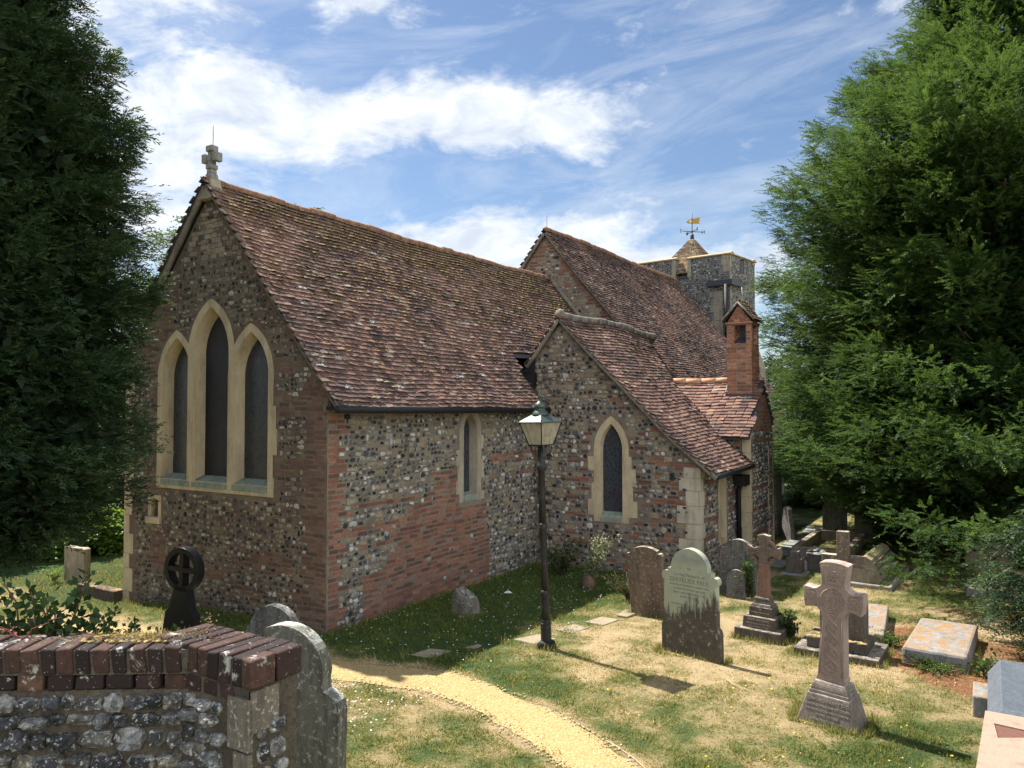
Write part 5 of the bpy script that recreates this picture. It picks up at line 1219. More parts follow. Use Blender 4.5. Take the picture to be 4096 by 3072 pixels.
def yb(z): return -.235 + (.07) * (z + .12) / .42 - .002
for s, sz, z in (('EDWARD PARRY D D', .045, .245), ('BISHOP SUFFRAGAN OF DOVER', .032, .19), ('ARCHDEACON AND CANON', .032, .145), ('OF THIS DIOCESE', .03, .10), ('BORN 1830   DIED 1890', .032, .05)):
    v = Vector((0, .07, .42)).normalized(); text(s, sz, ST['letter_lt'], t, basis((0, yb(z), z), (1, 0, 0), v, Vector((1, 0, 0)).cross(v)), 'inscription', .0015)
# plain cross on stepped base behind it
t = thing('stepped_cross', 'plain brown cross on a dark mossy stepped base behind the Celtic cross', 'grave cross', (-1.72, 11.2, 0), (0, 0, R(-2)))
mb = MB(); mb.box(-.56, .48, -.42, .42, -.1, .085); mb.build('step', ST['dkbase'], t, bevel=.012)
mb = MB(); mb.box(-.42, .33, -.30, .30, .085, .23); mb.build('step', ST['dkgran'], t, bevel=.015)
mb = MB(); mb.box(-.27, .27, -.2, .2, .23, .66); mb.box(-.15, .15, -.13, .13, .66, .80); mb.build('plinth', ST['dkbase'], t, bevel=.01)
mb = MB(); mb.box(-.075, .075, -.06, .06, .80, 1.62); mb.box(-.27, -.076, -.058, .058, 1.15, 1.30); mb.box(.076, .27, -.058, .058, 1.15, 1.30); mb.build('cross', ST['brown'], t, bevel=.008)
mb = MB(); blobs(mb, np.array([[x, -.26 + random.uniform(-.03, .03), .235] for x in np.linspace(-.38, .3, 26)]), np.full(26, .035), np.full(26, .03), np.full(26, .014)); tag(mb.build('moss', MT['drymoss'], t), kind='stuff')

def slabthing(name, label, x0, x1, y0, y1, z0, z1, mat, cat='grave slab', bevel=.02, group=None, rot=0.0, extra=None):
    cx, cy = (x0 + x1) / 2, (y0 + y1) / 2; t = thing(name, label, cat, (cx, cy, 0), (0, 0, R(rot)), group)
    mb = MB(); mb.box(x0 - cx, x1 - cx, y0 - cy, y1 - cy, z0, z1, 0, .006); mb.build('slab', ST[mat] if mat in ST else MT[mat], t, bevel=bevel); 
    if extra: extra(t, cx, cy)
    return t
LG = 'flat ledger stones'
slabthing('ledger_stone', 'flat ledger with orange needle litter, right of the red litter patch', -.98, -.25, 11.15, 12.85, -.1, .20, 'ledger', bevel=.035, group=LG, rot=-3)
slabthing('ledger_stone', 'flat ledger with orange moss directly behind the plain stepped cross', -2.2, -1.36, 11.75, 13.5, -.1, .16, 'ledger', bevel=.02, group=LG, rot=4)
slabthing('ledger_stone', 'pale grey ledger far right in front of the chest tomb', -.42, .35, 15.55, 16.5, -.05, .16, 'ledger', bevel=.02, group=LG)
slabthing('ledger_stone', 'ledger half hidden by branches at the right edge', .62, 1.2, 16.0, 17.6, -.05, .2, 'ledger', bevel=.02, group=LG)
slabthing('ledger_stone', 'low brown block under needles beside the slate tomb', -.22, .0, 9.62, 10.15, -.1, .22, 'ledger', bevel=.015, group=LG)
# coped tomb
t = thing('coped_tomb', 'ridged body stone with mossy sloping sides below the right yew', 'tomb', (-2.0, 15.3, 0), (0, 0, R(-3)))
mb = MB(); mb.box(-.36, .46, -.1, 2.0, -.1, .1); mb.build('slab', ST['ledger'], t, bevel=.02)
mb = MB(); mb.prism([(-.28, .1), (.24, .1), (.27, .16), (.24, .34), (.12, .52), (.02, .58), (-.08, .52), (-.26, .34), (-.3, .16)], lambda a, b, d: (a, d, b), 0.0, 1.75); mb.build('body_stone', m_stone('mossy body stone', (.22, .19, .14), (.29, .25, .19), (.4, .37, .3), .4, (.07, .06, .05), .5, 1.8, .6, None, (.38, .30, .10)), t, bevel=.015)
mb = MB(); 
for k in range(3): mb.tube([(.265 - .05 * k, .02, .28 + .085 * k), (.265 - .05 * k, 1.73, .28 + .085 * k)], .018, 6)
mb.build('moulding', ST['dkgran'], t)
# pedestal, rocky block, coffin slab, kerbed grave
t = thing('grave_pedestal', 'small dark square pedestal beside the shaded flagstones', 'grave pedestal', (-3.32, 15.85, 0))
mb = MB(); mb.box(-.24, .24, -.22, .22, -.05, .05); mb.build('slab', ST['flagdk'], t, bevel=.01)
mb = MB(); mb.box(-.15, .15, -.15, .15, .05, .33); mb.frust((0, 0), (.10, .10), (.085, .085), .33, .46); mb.build('block', ST['dkbase'], t, bevel=.01)
t = thing('rock_monument', 'dark block topped with rough pale rock, right of the small pedestal', 'grave monument', (-2.98, 16.35, 0))
mb = MB(); mb.box(-.2, .2, -.18, .18, -.05, .38, 0, .015); mb.build('block', ST['dkgran'], t, bevel=.02)
mb = MB(); rr = np.random.default_rng(3); blobs(mb, np.column_stack([rr.uniform(-.16, .16, 14), rr.uniform(-.13, .13, 14), rr.uniform(.36, .44, 14)]), rr.uniform(.06, .1, 14), rr.uniform(.06, .1, 14), rr.uniform(.04, .08, 14)); mb.build('rock', m_stone('pale rock', (.3, .3, .28), (.2, .2, .19), (.5, .5, .47), .5, (.05, .05, .05), .5, 3, 1), t)
slabthing('coffin_slab', 'long low dark slab running back behind the small pedestal', -3.52, -3.12, 16.15, 17.55, -.05, .24, 'flagdk', bevel=.06, rot=-2)
t = thing('kerbed_grave', 'grave with a pale stone kerb round a patch of grass', 'grave', (-3.2, 19.1, 0))
mb = MB(); mb.box(-.58, -.44, -1.4, 1.4, -.05, .22); mb.box(.44, .58, -1.4, 1.4, -.05, .22); mb.box(-.44, .44, -1.4, -1.27, -.05, .218); mb.box(-.44, .44, 1.27, 1.4, -.05, .218)
mb.build('kerb', ST['tan'], t, bevel=.012)
t = thing('chest_tomb', 'pale chest tomb with a flat lid under the far branches on the right', 'tomb', (-.08, 18.4, 0))
mb = MB(); mb.box(-.42, .42, -.36, .36, -.05, .5); mb.build('chest', ST['tan'], t, bevel=.01)
mb = MB(); mb.box(-.48, .48, -.42, .42, .5, .585); mb.build('lid', m_stone('pinkish lid', (.42, .34, .31), (.36, .3, .28), (.5, .46, .42), .5, (.15, .12, .11), .4, 2), t, bevel=.02)
# slate coped tomb and pink granite in the lower right corner
t = thing('slate_tomb', 'blue-grey slate tomb with sloping sides at the right edge of the churchyard', 'tomb', (.52, 9.4, 0))
mb = MB(); a, b, c_, d_ = -.60, .8, -1.05, 1.05
V = [(a, c_, -.1), (b, c_, -.1), (b, d_, -.1), (a, d_, -.1), (a, c_, .26), (b, c_, .26), (b, d_, .26), (a, d_, .26), (a + .12, c_ + .3, .46), (b, c_ + .3, .46), (b, d_ - .15, .46), (a + .12, d_ - .15, .46), (a + .34, c_ + .36, .36), (b, c_ + .36, .36), (b, d_ - .3, .36), (a + .34, d_ - .3, .36)]
mb.faces(V, [[3, 2, 1, 0], [0, 1, 5, 4], [1, 2, 6, 5], [2, 3, 7, 6], [3, 0, 4, 7], [4, 5, 9, 8], [6, 7, 11, 10], [7, 4, 8, 11], [8, 9, 13, 12], [9, 10, 14, 13], [10, 11, 15, 14], [11, 8, 12, 15], [12, 13, 14, 15], [5, 6, 10, 9]]); mb.build('slab', ST['slate'], t, bevel=.008)
mb = MB(); mb.box(-.1, .5, .35, .5, .36, .44); mb.build('raised_cross', ST['slate'], t, bevel=.008)
t = thing('pink_tomb', 'flat pink granite tomb top in the bottom right corner', 'tomb', (.42, 6.6, 0))
g = G('speckled pink granite'); c = g.mix(g.ramp(g.noise(160, 3, .6), [(.35, 0), (.65, 1)]), (.29, .19, .14), (.38, .27, .205)); c = g.mix(g.ramp(g.vor(130), [(.2, .5), (.32, 0)]), c, (.2, .11, .085)); c = g.mix(g.ramp(g.noise(7, 7, .75), [(.5, 0), (.68, .55)]), c, (.13, .095, .075)); g.bump(g.noise(120, 3, .6), .2, .003); pg = g.done(c, .6)
g = G('brown shadow colour'); c = g.mix(g.ramp(g.noise(160, 3, .6), [(.35, 0), (.65, 1)]), (.10, .05, .038), (.21, .11, .085)); pb = g.done(c, .35)  # brown that paints the shadow triangles on the tomb top
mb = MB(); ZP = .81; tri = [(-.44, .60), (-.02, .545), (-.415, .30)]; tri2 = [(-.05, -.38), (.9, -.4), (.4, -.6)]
outp = [(-.58, -1.2), (1.2, -1.2), (1.2, .93), (-.06, .93), (-.06, .86), (-.50, .86)]
V = lambda a, b, d: (a, b, d)
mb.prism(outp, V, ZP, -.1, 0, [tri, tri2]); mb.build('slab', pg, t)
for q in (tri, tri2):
    mb = MB(); mb.sheet(q, lambda a, b: (a, b, ZP - .012)); mb.build('painted_shadow', pb, t)  # sunken dark triangles paint a cast shadow onto the granite
# boulder, litter, low wall
t = None
mb = MB(); rr = np.random.default_rng(12)
bm_pts = []
nu, nv = 22, 14; P = np.zeros((nv, nu, 3))
for i in range(nv):
    for j in range(nu):
        th_ = math.pi * (i / (nv - 1)) * .62 + .001; ph = 2 * math.pi * j / (nu - 1)
        e = .5; cx = np.sign(math.cos(ph)) * abs(math.cos(ph)) ** e; cy = np.sign(math.sin(ph)) * abs(math.sin(ph)) ** e
        s_ = math.sin(th_) ** .55; n_ = 1 + .10 * float(vnoise(cx * 2 + i * .3, cy * 2, 1.1, 2))
        P[i, j] = (.23 * s_ * cx * n_, .16 * s_ * cy * n_, .12 + .27 * math.cos(th_) * (1.05 - .22 * cx) + .03 * float(vnoise(cx * 3, cy * 3 + i, 1.5, 4)))
P[:, -1] = P[:, 0]; mb.grid(P, 0, False)
t = thing('boulder', 'rough block of stone on the shaded lawn by the north wall', 'stone', (-7.08, 9.98, -.02), (0, 0, R(-12)))
mb.build('rock', ST['rock'], t)
mb = MB(); mb.raw([(0, 0, .01), (.11, .02, .02), (.15, .07, .015), (.03, .06, .045), (.08, .05, .055)], [[0, 1, 4], [1, 2, 4], [2, 3, 4], [3, 0, 4]]); o = tag(mb.build('litter', MT['white_paint']), 'scrap of white litter on the grass near the downpipe', 'litter'); o.location = (-7.34, 11.5, 0)
t = thing('dwarf_wall', 'low mossy brick kerb wall running out from the left foot of the gable', 'wall', (-13.9, 8.05, -.2))
mb = MB(); mb.box(-.6, .6, -.1, .12, -.2, .2, 0, .01); mb.build('kerb', m_stone('mossy brick kerb', (.07, .045, .032), (.11, .07, .05), (.3, .24, .14), .5, (.04, .035, .025), .5, 2, .8, None, (.36, .25, .10)), t, bevel=.015)
# pale string in the grass, timber edging
mb = MB(); q = np.array([(-2.72, 9.22), (-2.62, 9.1), (-2.5, 9.02), (-2.4, 8.98), (-2.28, 8.98)]); mb.tube([(x, y, zg(x, y) + .03) for x, y in q], .0035, 5)
tag(mb.build('cord', m_plain('pale cord', (.6, .5, .33), .9)), 'thin pale cord lying in the dry grass before the two crosses', 'cord')
mb = MB(); e = PCf_e = catmull(PATH)[92:130]; mb.tube([(x + .30, y + .24, float(zg(x, y)) + .006) for x, y in e], .008, 5, sc=(1, 1.4))
tag(mb.build('edging', m_plain('weathered timber', (.42, .32, .19), .9)), 'thin timber edging along the right side of the gravel path', 'path edging')

# stepping stones and flags
SG = 'stepping stones across the lawn'
steps = [([(-6.56, 7.99), (-6.2, 8.03), (-6.17, 8.42), (-6.5, 8.33)], 'stepping stone lying wholly in the shade, nearest the gravel path', .0), ([(-6.13, 8.6), (-5.85, 8.62), (-5.74, 9.03), (-6.0, 9.0)], 'stepping stone half in shade, second from the gravel path', .0), ([(-5.76, 9.28), (-5.40, 9.25), (-5.25, 9.62), (-5.57, 9.68)], 'stepping stone directly left of the lamp post foot', .0),
         ([(-5.53, 10.0), (-5.2, 9.95), (-5.1, 10.37), (-5.38, 10.4)], 'sunlit stepping stone behind the lamp post', .0), ([(-5.29, 10.6), (-4.98, 10.57), (-4.9, 10.98), (-5.2, 11.0)], 'sunlit stepping stone left of the leaning brown headstone', .0), ([(-5.05, 11.2), (-4.86, 11.2), (-4.8, 11.6), (-5.05, 11.6)], 'stepping stone touching the leaning brown headstone', .0)]
for p, lab, _ in steps:
    mb = MB(); mb.prism(p, lambda a, b, d: (a, b, d), -.05, .028); tag(mb.build('stepping_stone', ST['flag'], bevel=.008), lab, 'paving slab', SG)
FG = 'flagstones of the far shaded path'
for k in range(12):
    t_ = k / 11; x = -4.3 + .25 * math.sin(t_ * 2.5) + .1; y = 17.5 + 4.6 * t_
    mb = MB(); mb.box(x - .27, x + .27, y - .14, y + .14, -.04, .02 + random.uniform(0, .006), 0, .01)
    lab = 'narrow grey flagstone laid across the shaded far path beyond the vestry'
    tag(mb.build('flagstone', ST['flagdk'], bevel=.005), lab, 'paving slab', FG)
for (x0, x1, y0, y1, lab) in ((-4.25, -3.62, 14.4, 15.3, 'large shaded flagstone nearest the mottled headstone'), (-4.3, -3.6, 15.32, 16.2, 'large shaded flagstone left of the small pedestal'), (-4.35, -3.65, 16.22, 17.1, 'large shaded flagstone at the start of the narrow flags'),):
    mb = MB(); mb.box(x0, x1, y0, y1, -.04, .024, 0, .01); tag(mb.build('flagstone', ST['flagdk'], bevel=.005), lab, 'paving slab')

# ------------------------------------------------------------------ street lamp
lamp = thing('street_lamp', 'dark iron lamp post with a frosted glass lantern on the lawn', 'street lamp', (-5.16, 9.17, -.01), (R(.4), R(-1.4), R(10)))
mb = MB(); mb.frust((0, 0), (.10, .10), (.098, .098), -.1, .115); mb.frust((0, 0), (.098, .098), (.07, .07), .115, .145); mb.build('base', MT['black'], lamp, bevel=.008)
mb = MB(); mb.lathe([(.072, .14), (.072, .33), (.066, .345), (.075, .36), (.075, .375), (.06, .39), (.06, .40), (.068, .41), (.06, .425)], n=8, smooth=False, rot=R(22))
mb.lathe([(.058, .42), (.054, .60), (.048, .73), (.06, .745), (.066, .76), (.06, .775), (.066, .79), (.056, .805), (.052, .82)], n=20)
mb.lathe([(.050, .81), (.047, 1.2), (.046, 1.63), (.055, 1.645), (.058, 1.665), (.052, 1.68), (.057, 1.70), (.05, 1.715), (.045, 1.72)], n=20)
mb.lathe([(.044, 1.71), (.041, 2.1), (.039, 2.42), (.055, 2.43), (.068, 2.46), (.07, 2.49), (.062, 2.52), (.048, 2.535), (.046, 2.60), (.036, 2.615), (.024, 2.63), (.022, 2.78)], n=20)
mb.build('post', MT['iron'], lamp)
mb = MB()
for s in (-1, 1):
    d = np.array([.707 * s, .707 * s * -1, 0]) if False else np.array([s * .8, s * .6, 0])
    u = np.linspace(0, 1, 12); rr_ = .03 + .125 * u ** .8; z_ = 2.56 + .2 * u + .03 * np.sin(u * 6.3)
    mb.tube([(d[0] * r, d[1] * r, z) for r, z in zip(rr_, z_)] + [(d[0] * .15, d[1] * .15, 2.785)], .007, 6)
mb.build('bracket', MT['iron'], lamp)
lb, lt, zb_, zt_ = .118, .205, 2.785, 3.095; rot = R(32 + 45 - 10)
cn = lambda k, r: np.array([r * math.sqrt(2) * math.cos(rot - R(45) + k * math.pi / 2 - R(32 - 32)), r * math.sqrt(2) * math.sin(rot - R(45) + k * math.pi / 2), 0])
rot = R(-58.1 - 10) + R(45)
B_ = [cn(k, lb) + np.array([0, 0, zb_]) for k in range(4)]; T_ = [cn(k, lt) + np.array([0, 0, zt_]) for k in range(4)]
mb = MB()
for k in range(4):
    mb.tube([B_[k], T_[k]], .008, 6); mb.tube([B_[k], B_[(k + 1) % 4]], .009, 6); mb.tube([T_[k], T_[(k + 1) % 4]], .011, 6)
    mb.tube([T_[k], T_[k] * np.array([1.05, 1.05, 1]) + np.array([0, 0, .035])], .009, 5)
mb.raw([tuple(b) for b in B_], [[0, 1, 2, 3]]); lan = mb.build('lantern', MT['black'], lamp)
for k in range(4):
    mb = MB(); q = [B_[k], B_[(k + 1) % 4], T_[(k + 1) % 4], T_[k]]; mb.raw([p * np.array([.97, .97, 1]) for p in q], [[0, 1, 2, 3]]); mb.build('pane', MT['pane'], lan)
mb = MB(); V = [tuple(cn(k, .222) + np.array([0, 0, 3.10])) for k in range(4)] + [tuple(cn(k, .085) + np.array([0, 0, 3.195])) for k in range(4)] + [tuple(cn(k, .222) + np.array([0, 0, 3.088])) for k in range(4)]
mb.faces(V, [[k, (k + 1) % 4, 4 + (k + 1) % 4, 4 + k] for k in range(4)] + [[8 + k, 8 + (k + 1) % 4, (k + 1) % 4, k] for k in range(4)] + [[4, 5, 6, 7], [11, 10, 9, 8]])
mb.build('lantern_roof', MT['copper'], lamp)
mb = MB(); mb.lathe([(.115, 3.185), (.118, 3.20), (.105, 3.215), (.10, 3.235), (.075, 3.25), (.068, 3.285), (.082, 3.295), (.085, 3.31), (.07, 3.345), (.04, 3.37), (.018, 3.385), (.014, 3.40), (.026, 3.425), (.03, 3.445), (.018, 3.475), (.007, 3.51), (.002, 3.525)], n=18); mb.build('finial', MT['copper'], lamp)

# ------------------------------------------------------------------ grass and small flowers
def grass():
    rr = np.random.default_rng(200); N = 900000
    # more blades near the viewer, where they can be told apart
    x = rr.uniform(-17, 2.5, N); y = rr.uniform(5.0, 24, N)
    D = -x * -.528 * -1 + y * .849; D = x * -.528 + y * .849
    keep = rr.random(N) < np.clip((9.5 / np.maximum(D, 5)) ** 1.6, .1, 1)
    x, y = x[keep], y[keep]
    pd = pathdist(x, y); kp = (pd > .30 + .09 * vnoise(x, y, 2.6, 2) + .02 * rr.normal(0, 1, len(x)))
    kp &= ~((x < XS + .02) & (y > YE - .02) & (x > -13.3)) & ~((x < XC) & (y > YC) & (x > -13)) & ~((x < XV) & (y > YV) & (x > -13))
    for x0, x1, y0, y1 in ((-.95, -.28, 11.25, 12.8), (-2.15, -1.4, 11.85, 13.4), (-.4, .33, 15.6, 16.4), (-1.8, -1.15, 8.5, 8.95), (-.08, 1.4, 8.3, 10.5), (-.16, 2, 5, 7.5), (-3.5, -3.1, 16.1, 17.6), (-4.25, -3.6, 14.4, 17.1), (-2.25, -1.2, 10.8, 11.6), (-3.15, -2.5, 11.1, 11.7), (-2.3, -1.7, 15.3, 17)):
        kp &= ~((x > x0) & (x < x1) & (y > y0) & (y < y1))
    for p, _, _ in steps:
        c = np.mean(p, axis=0); kp &= ~((np.abs(x - c[0]) < .15) & (np.abs(y - c[1]) < .19))
    kp &= litter(x, y) < rr.uniform(.25, .8, len(x))
    x, y = x[kp], y[kp]; n = len(x)
    d = dryness(x, y); z = zg(x, y); lush = 1 - d
    tuft = np.clip(.6 + .55 * vnoise(x, y, 5.5, 6) + .5 * vnoise(x, y, 21, 7), .15, 1.9)
    h = (.024 + .038 * lush) * rr.uniform(.6, 1.4, n) * tuft; w = rr.uniform(.0035, .009, n)
    a = rr.uniform(0, 2 * np.pi, n); tl = rr.uniform(.2, 1.0, n) * (1 + .7 * d); b = rr.uniform(0, 2 * np.pi, n)
    base = np.stack([x, y, z - .003], 1); wd = np.stack([np.cos(a), np.sin(a), 0 * a], 1) * w[:, None]
    tip = base + np.stack([np.cos(b) * tl * h, np.sin(b) * tl * h, h], 1)
    V = np.stack([base - wd, base + wd, tip], 1)
    tone = np.clip(.06 + .80 * d + rr.normal(0, .2, n) + .16 * vnoise(x, y, 7, 3) + .2 * vnoise(x, y, 19, 5), 0, 1)
    mb = MB(); mb.raw(V.reshape(-1, 3), np.arange(n * 3).reshape(-1, 3), 0, False, tone=np.repeat(tone, 3))
    tag(mb.build('grass', MT['grass']), kind='stuff')
    # daisies and buttercups
    for nm, mt, k, reg, sz in (('daisies', 'daisy', 420, lambda q: (np.where(q[:, 0] < .6, -8.2 + 2.8 * q[:, 1], -7 + 1.6 * q[:, 1]), np.where(q[:, 0] < .6, 7.6 + 6 * q[:, 2], 5.6 + 1.5 * q[:, 2])), .009), ('buttercups', 'buttercup', 46, lambda q: (-4 + 4.2 * q[:, 1], 6.6 + 3 * q[:, 2]), .012)):
        q = rr.random((k, 3)); fx, fy = reg(q); ok = (pathdist(fx, fy) > .45) & ~((fx < XS) & (fy > YE)); fx, fy = fx[ok], fy[ok]; m = len(fx)
        mb = MB(); s = sz * rr.uniform(.7, 1.4, m); hh = rr.uniform(.03, .06, m); blobs(mb, np.stack([fx, fy, zg(fx, fy) + hh], 1), s, s, s * .5)
        tag(mb.build(nm, MT[mt]), kind='stuff')
grass()
def scatter():
    rr = np.random.default_rng(300)
    k = 3000; i = rr.integers(40, len(PC) - 10, k); T = np.gradient(PC, axis=0); T /= np.linalg.norm(T, axis=1)[:, None]
    off = np.where(rr.random(k) < .55, rr.choice([-1, 1], k) * rr.normal(.325, .03, k), rr.uniform(-.3, .3, k)); p = PC[i] + np.stack([-T[i, 1], T[i, 0]], 1) * off[:, None] + rr.normal(0, .01, (k, 2))
    s_ = rr.uniform(.004, .011, k); mb = MB(); blobs(mb, np.stack([p[:, 0], p[:, 1], zg(p[:, 0], p[:, 1]) + .014], 1), s_, s_, s_ * .6)
    g = G('loose gravel'); g.done(g.ramp(g.island(), [(0, (.18, .13, .06)), (.5, (.36, .27, .13)), (1, (.56, .48, .34))]), .95)
    tag(mb.build('gravel', g.m), kind='stuff')
    k = 5200; x = rr.normal(-.7, 1.0, k); y = rr.normal(12.0, 1.7, k); u = rr.random(k) < .25; x = np.where(u, rr.uniform(-4, 1, k), x); y = np.where(u, rr.uniform(7, 16, k), y); ok = (litter(x, y) > rr.random(k) * .8) | (u & (rr.random(k) < .25)); x, y = x[ok], y[ok]
    P = np.stack([x, y, zg(x, y) + rr.uniform(.006, .03, len(x))], 1); D = unit(rr.normal(0, 1, P.shape) * np.array([1, 1, .25])); W = unit(np.cross(D, np.array([0, 0, 1.]) + rr.normal(0, .3, P.shape)))
    mb = MB(); leafq(mb, P, D, W, rr.uniform(.015, .05, len(P)), rr.uniform(.003, .009, len(P)), rr.random(len(P)))
    tag(mb.build('leaf_litter', m_leaf('fallen leaves', (.08, .035, .015), (.24, .11, .045), (.48, .29, .14), .1, .8)), kind='stuff')
    B = []
    for _ in range(90):
        cx, cy = rr.uniform(-8, 1), rr.uniform(5.6, 13.5); m = int(rr.uniform(30, 110)); B.append(np.stack([cx + rr.normal(0, .13, m), cy + rr.normal(0, .11, m)], 1))
    B = np.concatenate(B); x, y = B.T; ok = (pathdist(x, y) > .36) & ~((x < XS) & (y > YE)) & (dryness(x, y) < .75); x, y = x[ok], y[ok]; m = len(x)
    P = np.stack([x, y, zg(x, y) + rr.uniform(.015, .04, m)], 1); D = unit(rr.normal(0, 1, (m, 3)) * np.array([1, 1, .3])); W = unit(np.cross(D, np.array([0, 0, 1.]) + rr.normal(0, .25, (m, 3))))
    mb = MB(); leafq(mb, P, D, W, rr.uniform(.014, .034, m), rr.uniform(.006, .012, m), rr.uniform(.2, .9, m)); tag(mb.build('clover', MT['leaf_b']), kind='stuff')
    # longer grass left by the mower along the foot of the stones
    B = []
    for cx, cy, hx, hy, n in ((-3.39, 9.93, .45, .1, 300), (-4.62, 11.5, .3, .09, 220), (-3.86, 13.7, .33, .1, 160), (-2.84, 11.42, .34, .32, 330), (-1.47, 8.73, .36, .26, 420), (-1.76, 11.2, .55, .42, 320), (-7.08, 9.98, .24, .18, 220), (-5.16, 9.17, .1, .1, 110), (-.62, 12.0, .4, .85, 220), (-9.0, 6.6, .4, .12, 200)):
        m = int(n * 2.2); a = rr.uniform(0, 4, m); e = np.floor(a); f = (a - e) * 2 - 1
        px = np.where(e < 2, f * hx, np.where(e == 2, -hx, hx)) ; py = np.where(e == 0, -hy, np.where(e == 1, hy, f * hy))
        B.append(np.stack([cx + px * 1.05 + rr.normal(0, .018, m), cy + py * 1.05 + rr.normal(0, .018, m)], 1))
    yy_ = rr.uniform(YE, YC, 1500); B.append(np.stack([XS + .03 + np.abs(rr.normal(0, .035, 1500)), yy_], 1)); xx_ = rr.uniform(-13.2, XS, 1100); B.append(np.stack([xx_, YE - .03 - np.abs(rr.normal(0, .04, 1100))], 1)); xx_ = rr.uniform(XS, XC, 900); B.append(np.stack([xx_, YC - .03 - np.abs(rr.normal(0, .04, 900))], 1))
    B = np.concatenate(B); n = len(B); x, y = B.T; h = rr.uniform(.04, .12, n); w = rr.uniform(.003, .006, n); a = rr.uniform(0, 6.28, n); b = rr.uniform(0, 6.28, n); tl = rr.uniform(.1, .7, n)
    base = np.stack([x, y, zg(x, y) - .004], 1); wd = np.stack([np.cos(a), np.sin(a), 0 * a], 1) * w[:, None]; tip = base + np.stack([np.cos(b) * tl * h, np.sin(b) * tl * h, h], 1)
    mb = MB(); mb.raw(np.stack([base - wd, base + wd, tip], 1).reshape(-1, 3), np.arange(n * 3).reshape(-1, 3), 0, False, tone=np.repeat(np.clip(rr.normal(.3, .25, n), 0, 1), 3))
    tag(mb.build('long_grass', MT['grass']), kind='stuff')
scatter()
# dry moss and grass on the coping
mb = MB(); rr = np.random.default_rng(77); k = 2000
u = np.abs(rr.normal(.22, .17, k)); dd = rr.uniform(-.2, -.07, k); ok = rr.random(k) < np.clip(1.1 - u, 0, 1); u, dd = u[ok], dd[ok]
P = np.stack([-2.85 + dL[0] * u + nL[0] * dd, 2.03 + dL[1] * u + nL[1] * dd, np.full(len(u), PT + .002)], 1)
D = unit(rr.normal(0, 1, P.shape) * np.array([1, 1, .45]) + np.array([0, 0, .25])); W = unit(np.cross(D, rr.normal(0, 1, P.shape)))
leafq(mb, P, D, W, rr.uniform(.015, .045, len(P)), .0012, np.full(len(P), .7)) 
s = rr.uniform(.006, .014, 90); i = rr.choice(len(P), 90); blobs(mb, P[i], s, s, s * .5)
tag(mb.build('moss', MT['drymoss']), kind='stuff')

# ------------------------------------------------------------------ sky, sun, camera
EL, AZ = R(57), math.atan2(-.98, .19)
w = bpy.data.worlds.new('World'); sc.world = w; w.use_nodes = True; nt = w.node_tree; nt.nodes.clear()
def N(t, **k):
    x = nt.nodes.new('ShaderNode' + t)
    for a, b in k.items(): setattr(x, a, b)
    return x
def Lk(a, b):
    if isinstance(a, bpy.types.NodeSocket): nt.links.new(a, b)
    else: b.default_value = a
def Mx(op, a, b=0.0, c=0.0, cl=False):
    x = N('Math', operation=op); x.use_clamp = cl
    for i, v in enumerate((a, b, c)): Lk(v, x.inputs[i])
    return x.outputs[0]
sky = N('TexSky'); sky.sky_type = 'NISHITA'; sky.sun_disc = False; sky.sun_elevation = EL; sky.sun_rotation = AZ; sky.air_density = 1.0; sky.dust_density = .4; sky.ozone_density = 3.2
bg = N('Background'); Lk(sky.outputs[0], bg.inputs[0]); bg.inputs[1].default_value = .058
tc_ = N('TexCoord'); sp = N('SeparateXYZ'); Lk(tc_.outputs['Generated'], sp.inputs[0])
HD = R(31.91)
az = Mx('ARCTAN2', sp.outputs[0], sp.outputs[1]); azr = Mx('MULTIPLY', Mx('ADD', az, HD), 180 / math.pi)
el = Mx('MULTIPLY', Mx('ARCSINE', sp.outputs[2]), 180 / math.pi)
cv = N('CombineXYZ'); Lk(Mx('MULTIPLY', Mx('ADD', azr, Mx('MULTIPLY', el, .25)), .066), cv.inputs[0]); Lk(Mx('MULTIPLY', Mx('SUBTRACT', el, Mx('MULTIPLY', azr, .10)), .135), cv.inputs[1])
def nz_(sc_, det, ro, dist=0.0, off=0.0):
    x = N('TexNoise'); x.inputs['Scale'].default_value = sc_; x.inputs['Detail'].default_value = det; x.inputs['Roughness'].default_value = ro; x.inputs['Distortion'].default_value = dist
    m = N('Mapping'); m.inputs['Location'].default_value = (off, off * .7, 0); Lk(cv.outputs[0], m.inputs[0]); Lk(m.outputs[0], x.inputs['Vector']); return x.outputs['Fac']
dens = Mx('ADD', Mx('MULTIPLY', nz_(1.5, 9, .62, .5, 3.1), 1.0), Mx('MULTIPLY', nz_(6.0, 9, .62, .25, 7.7), .32))
def bump_(a0, e0, sa, se, wt, tilt=0.0):
    da = Mx('SUBTRACT', azr, a0); de = Mx('SUBTRACT', Mx('SUBTRACT', el, e0), Mx('MULTIPLY', da, tilt))
    q = Mx('ADD', Mx('POWER', Mx('ABSOLUTE', Mx('DIVIDE', da, sa)), 2.0), Mx('POWER', Mx('ABSOLUTE', Mx('DIVIDE', de, se)), 2.0))
    return Mx('MULTIPLY', Mx('EXPONENT', Mx('MULTIPLY', q, -1.0)), wt)
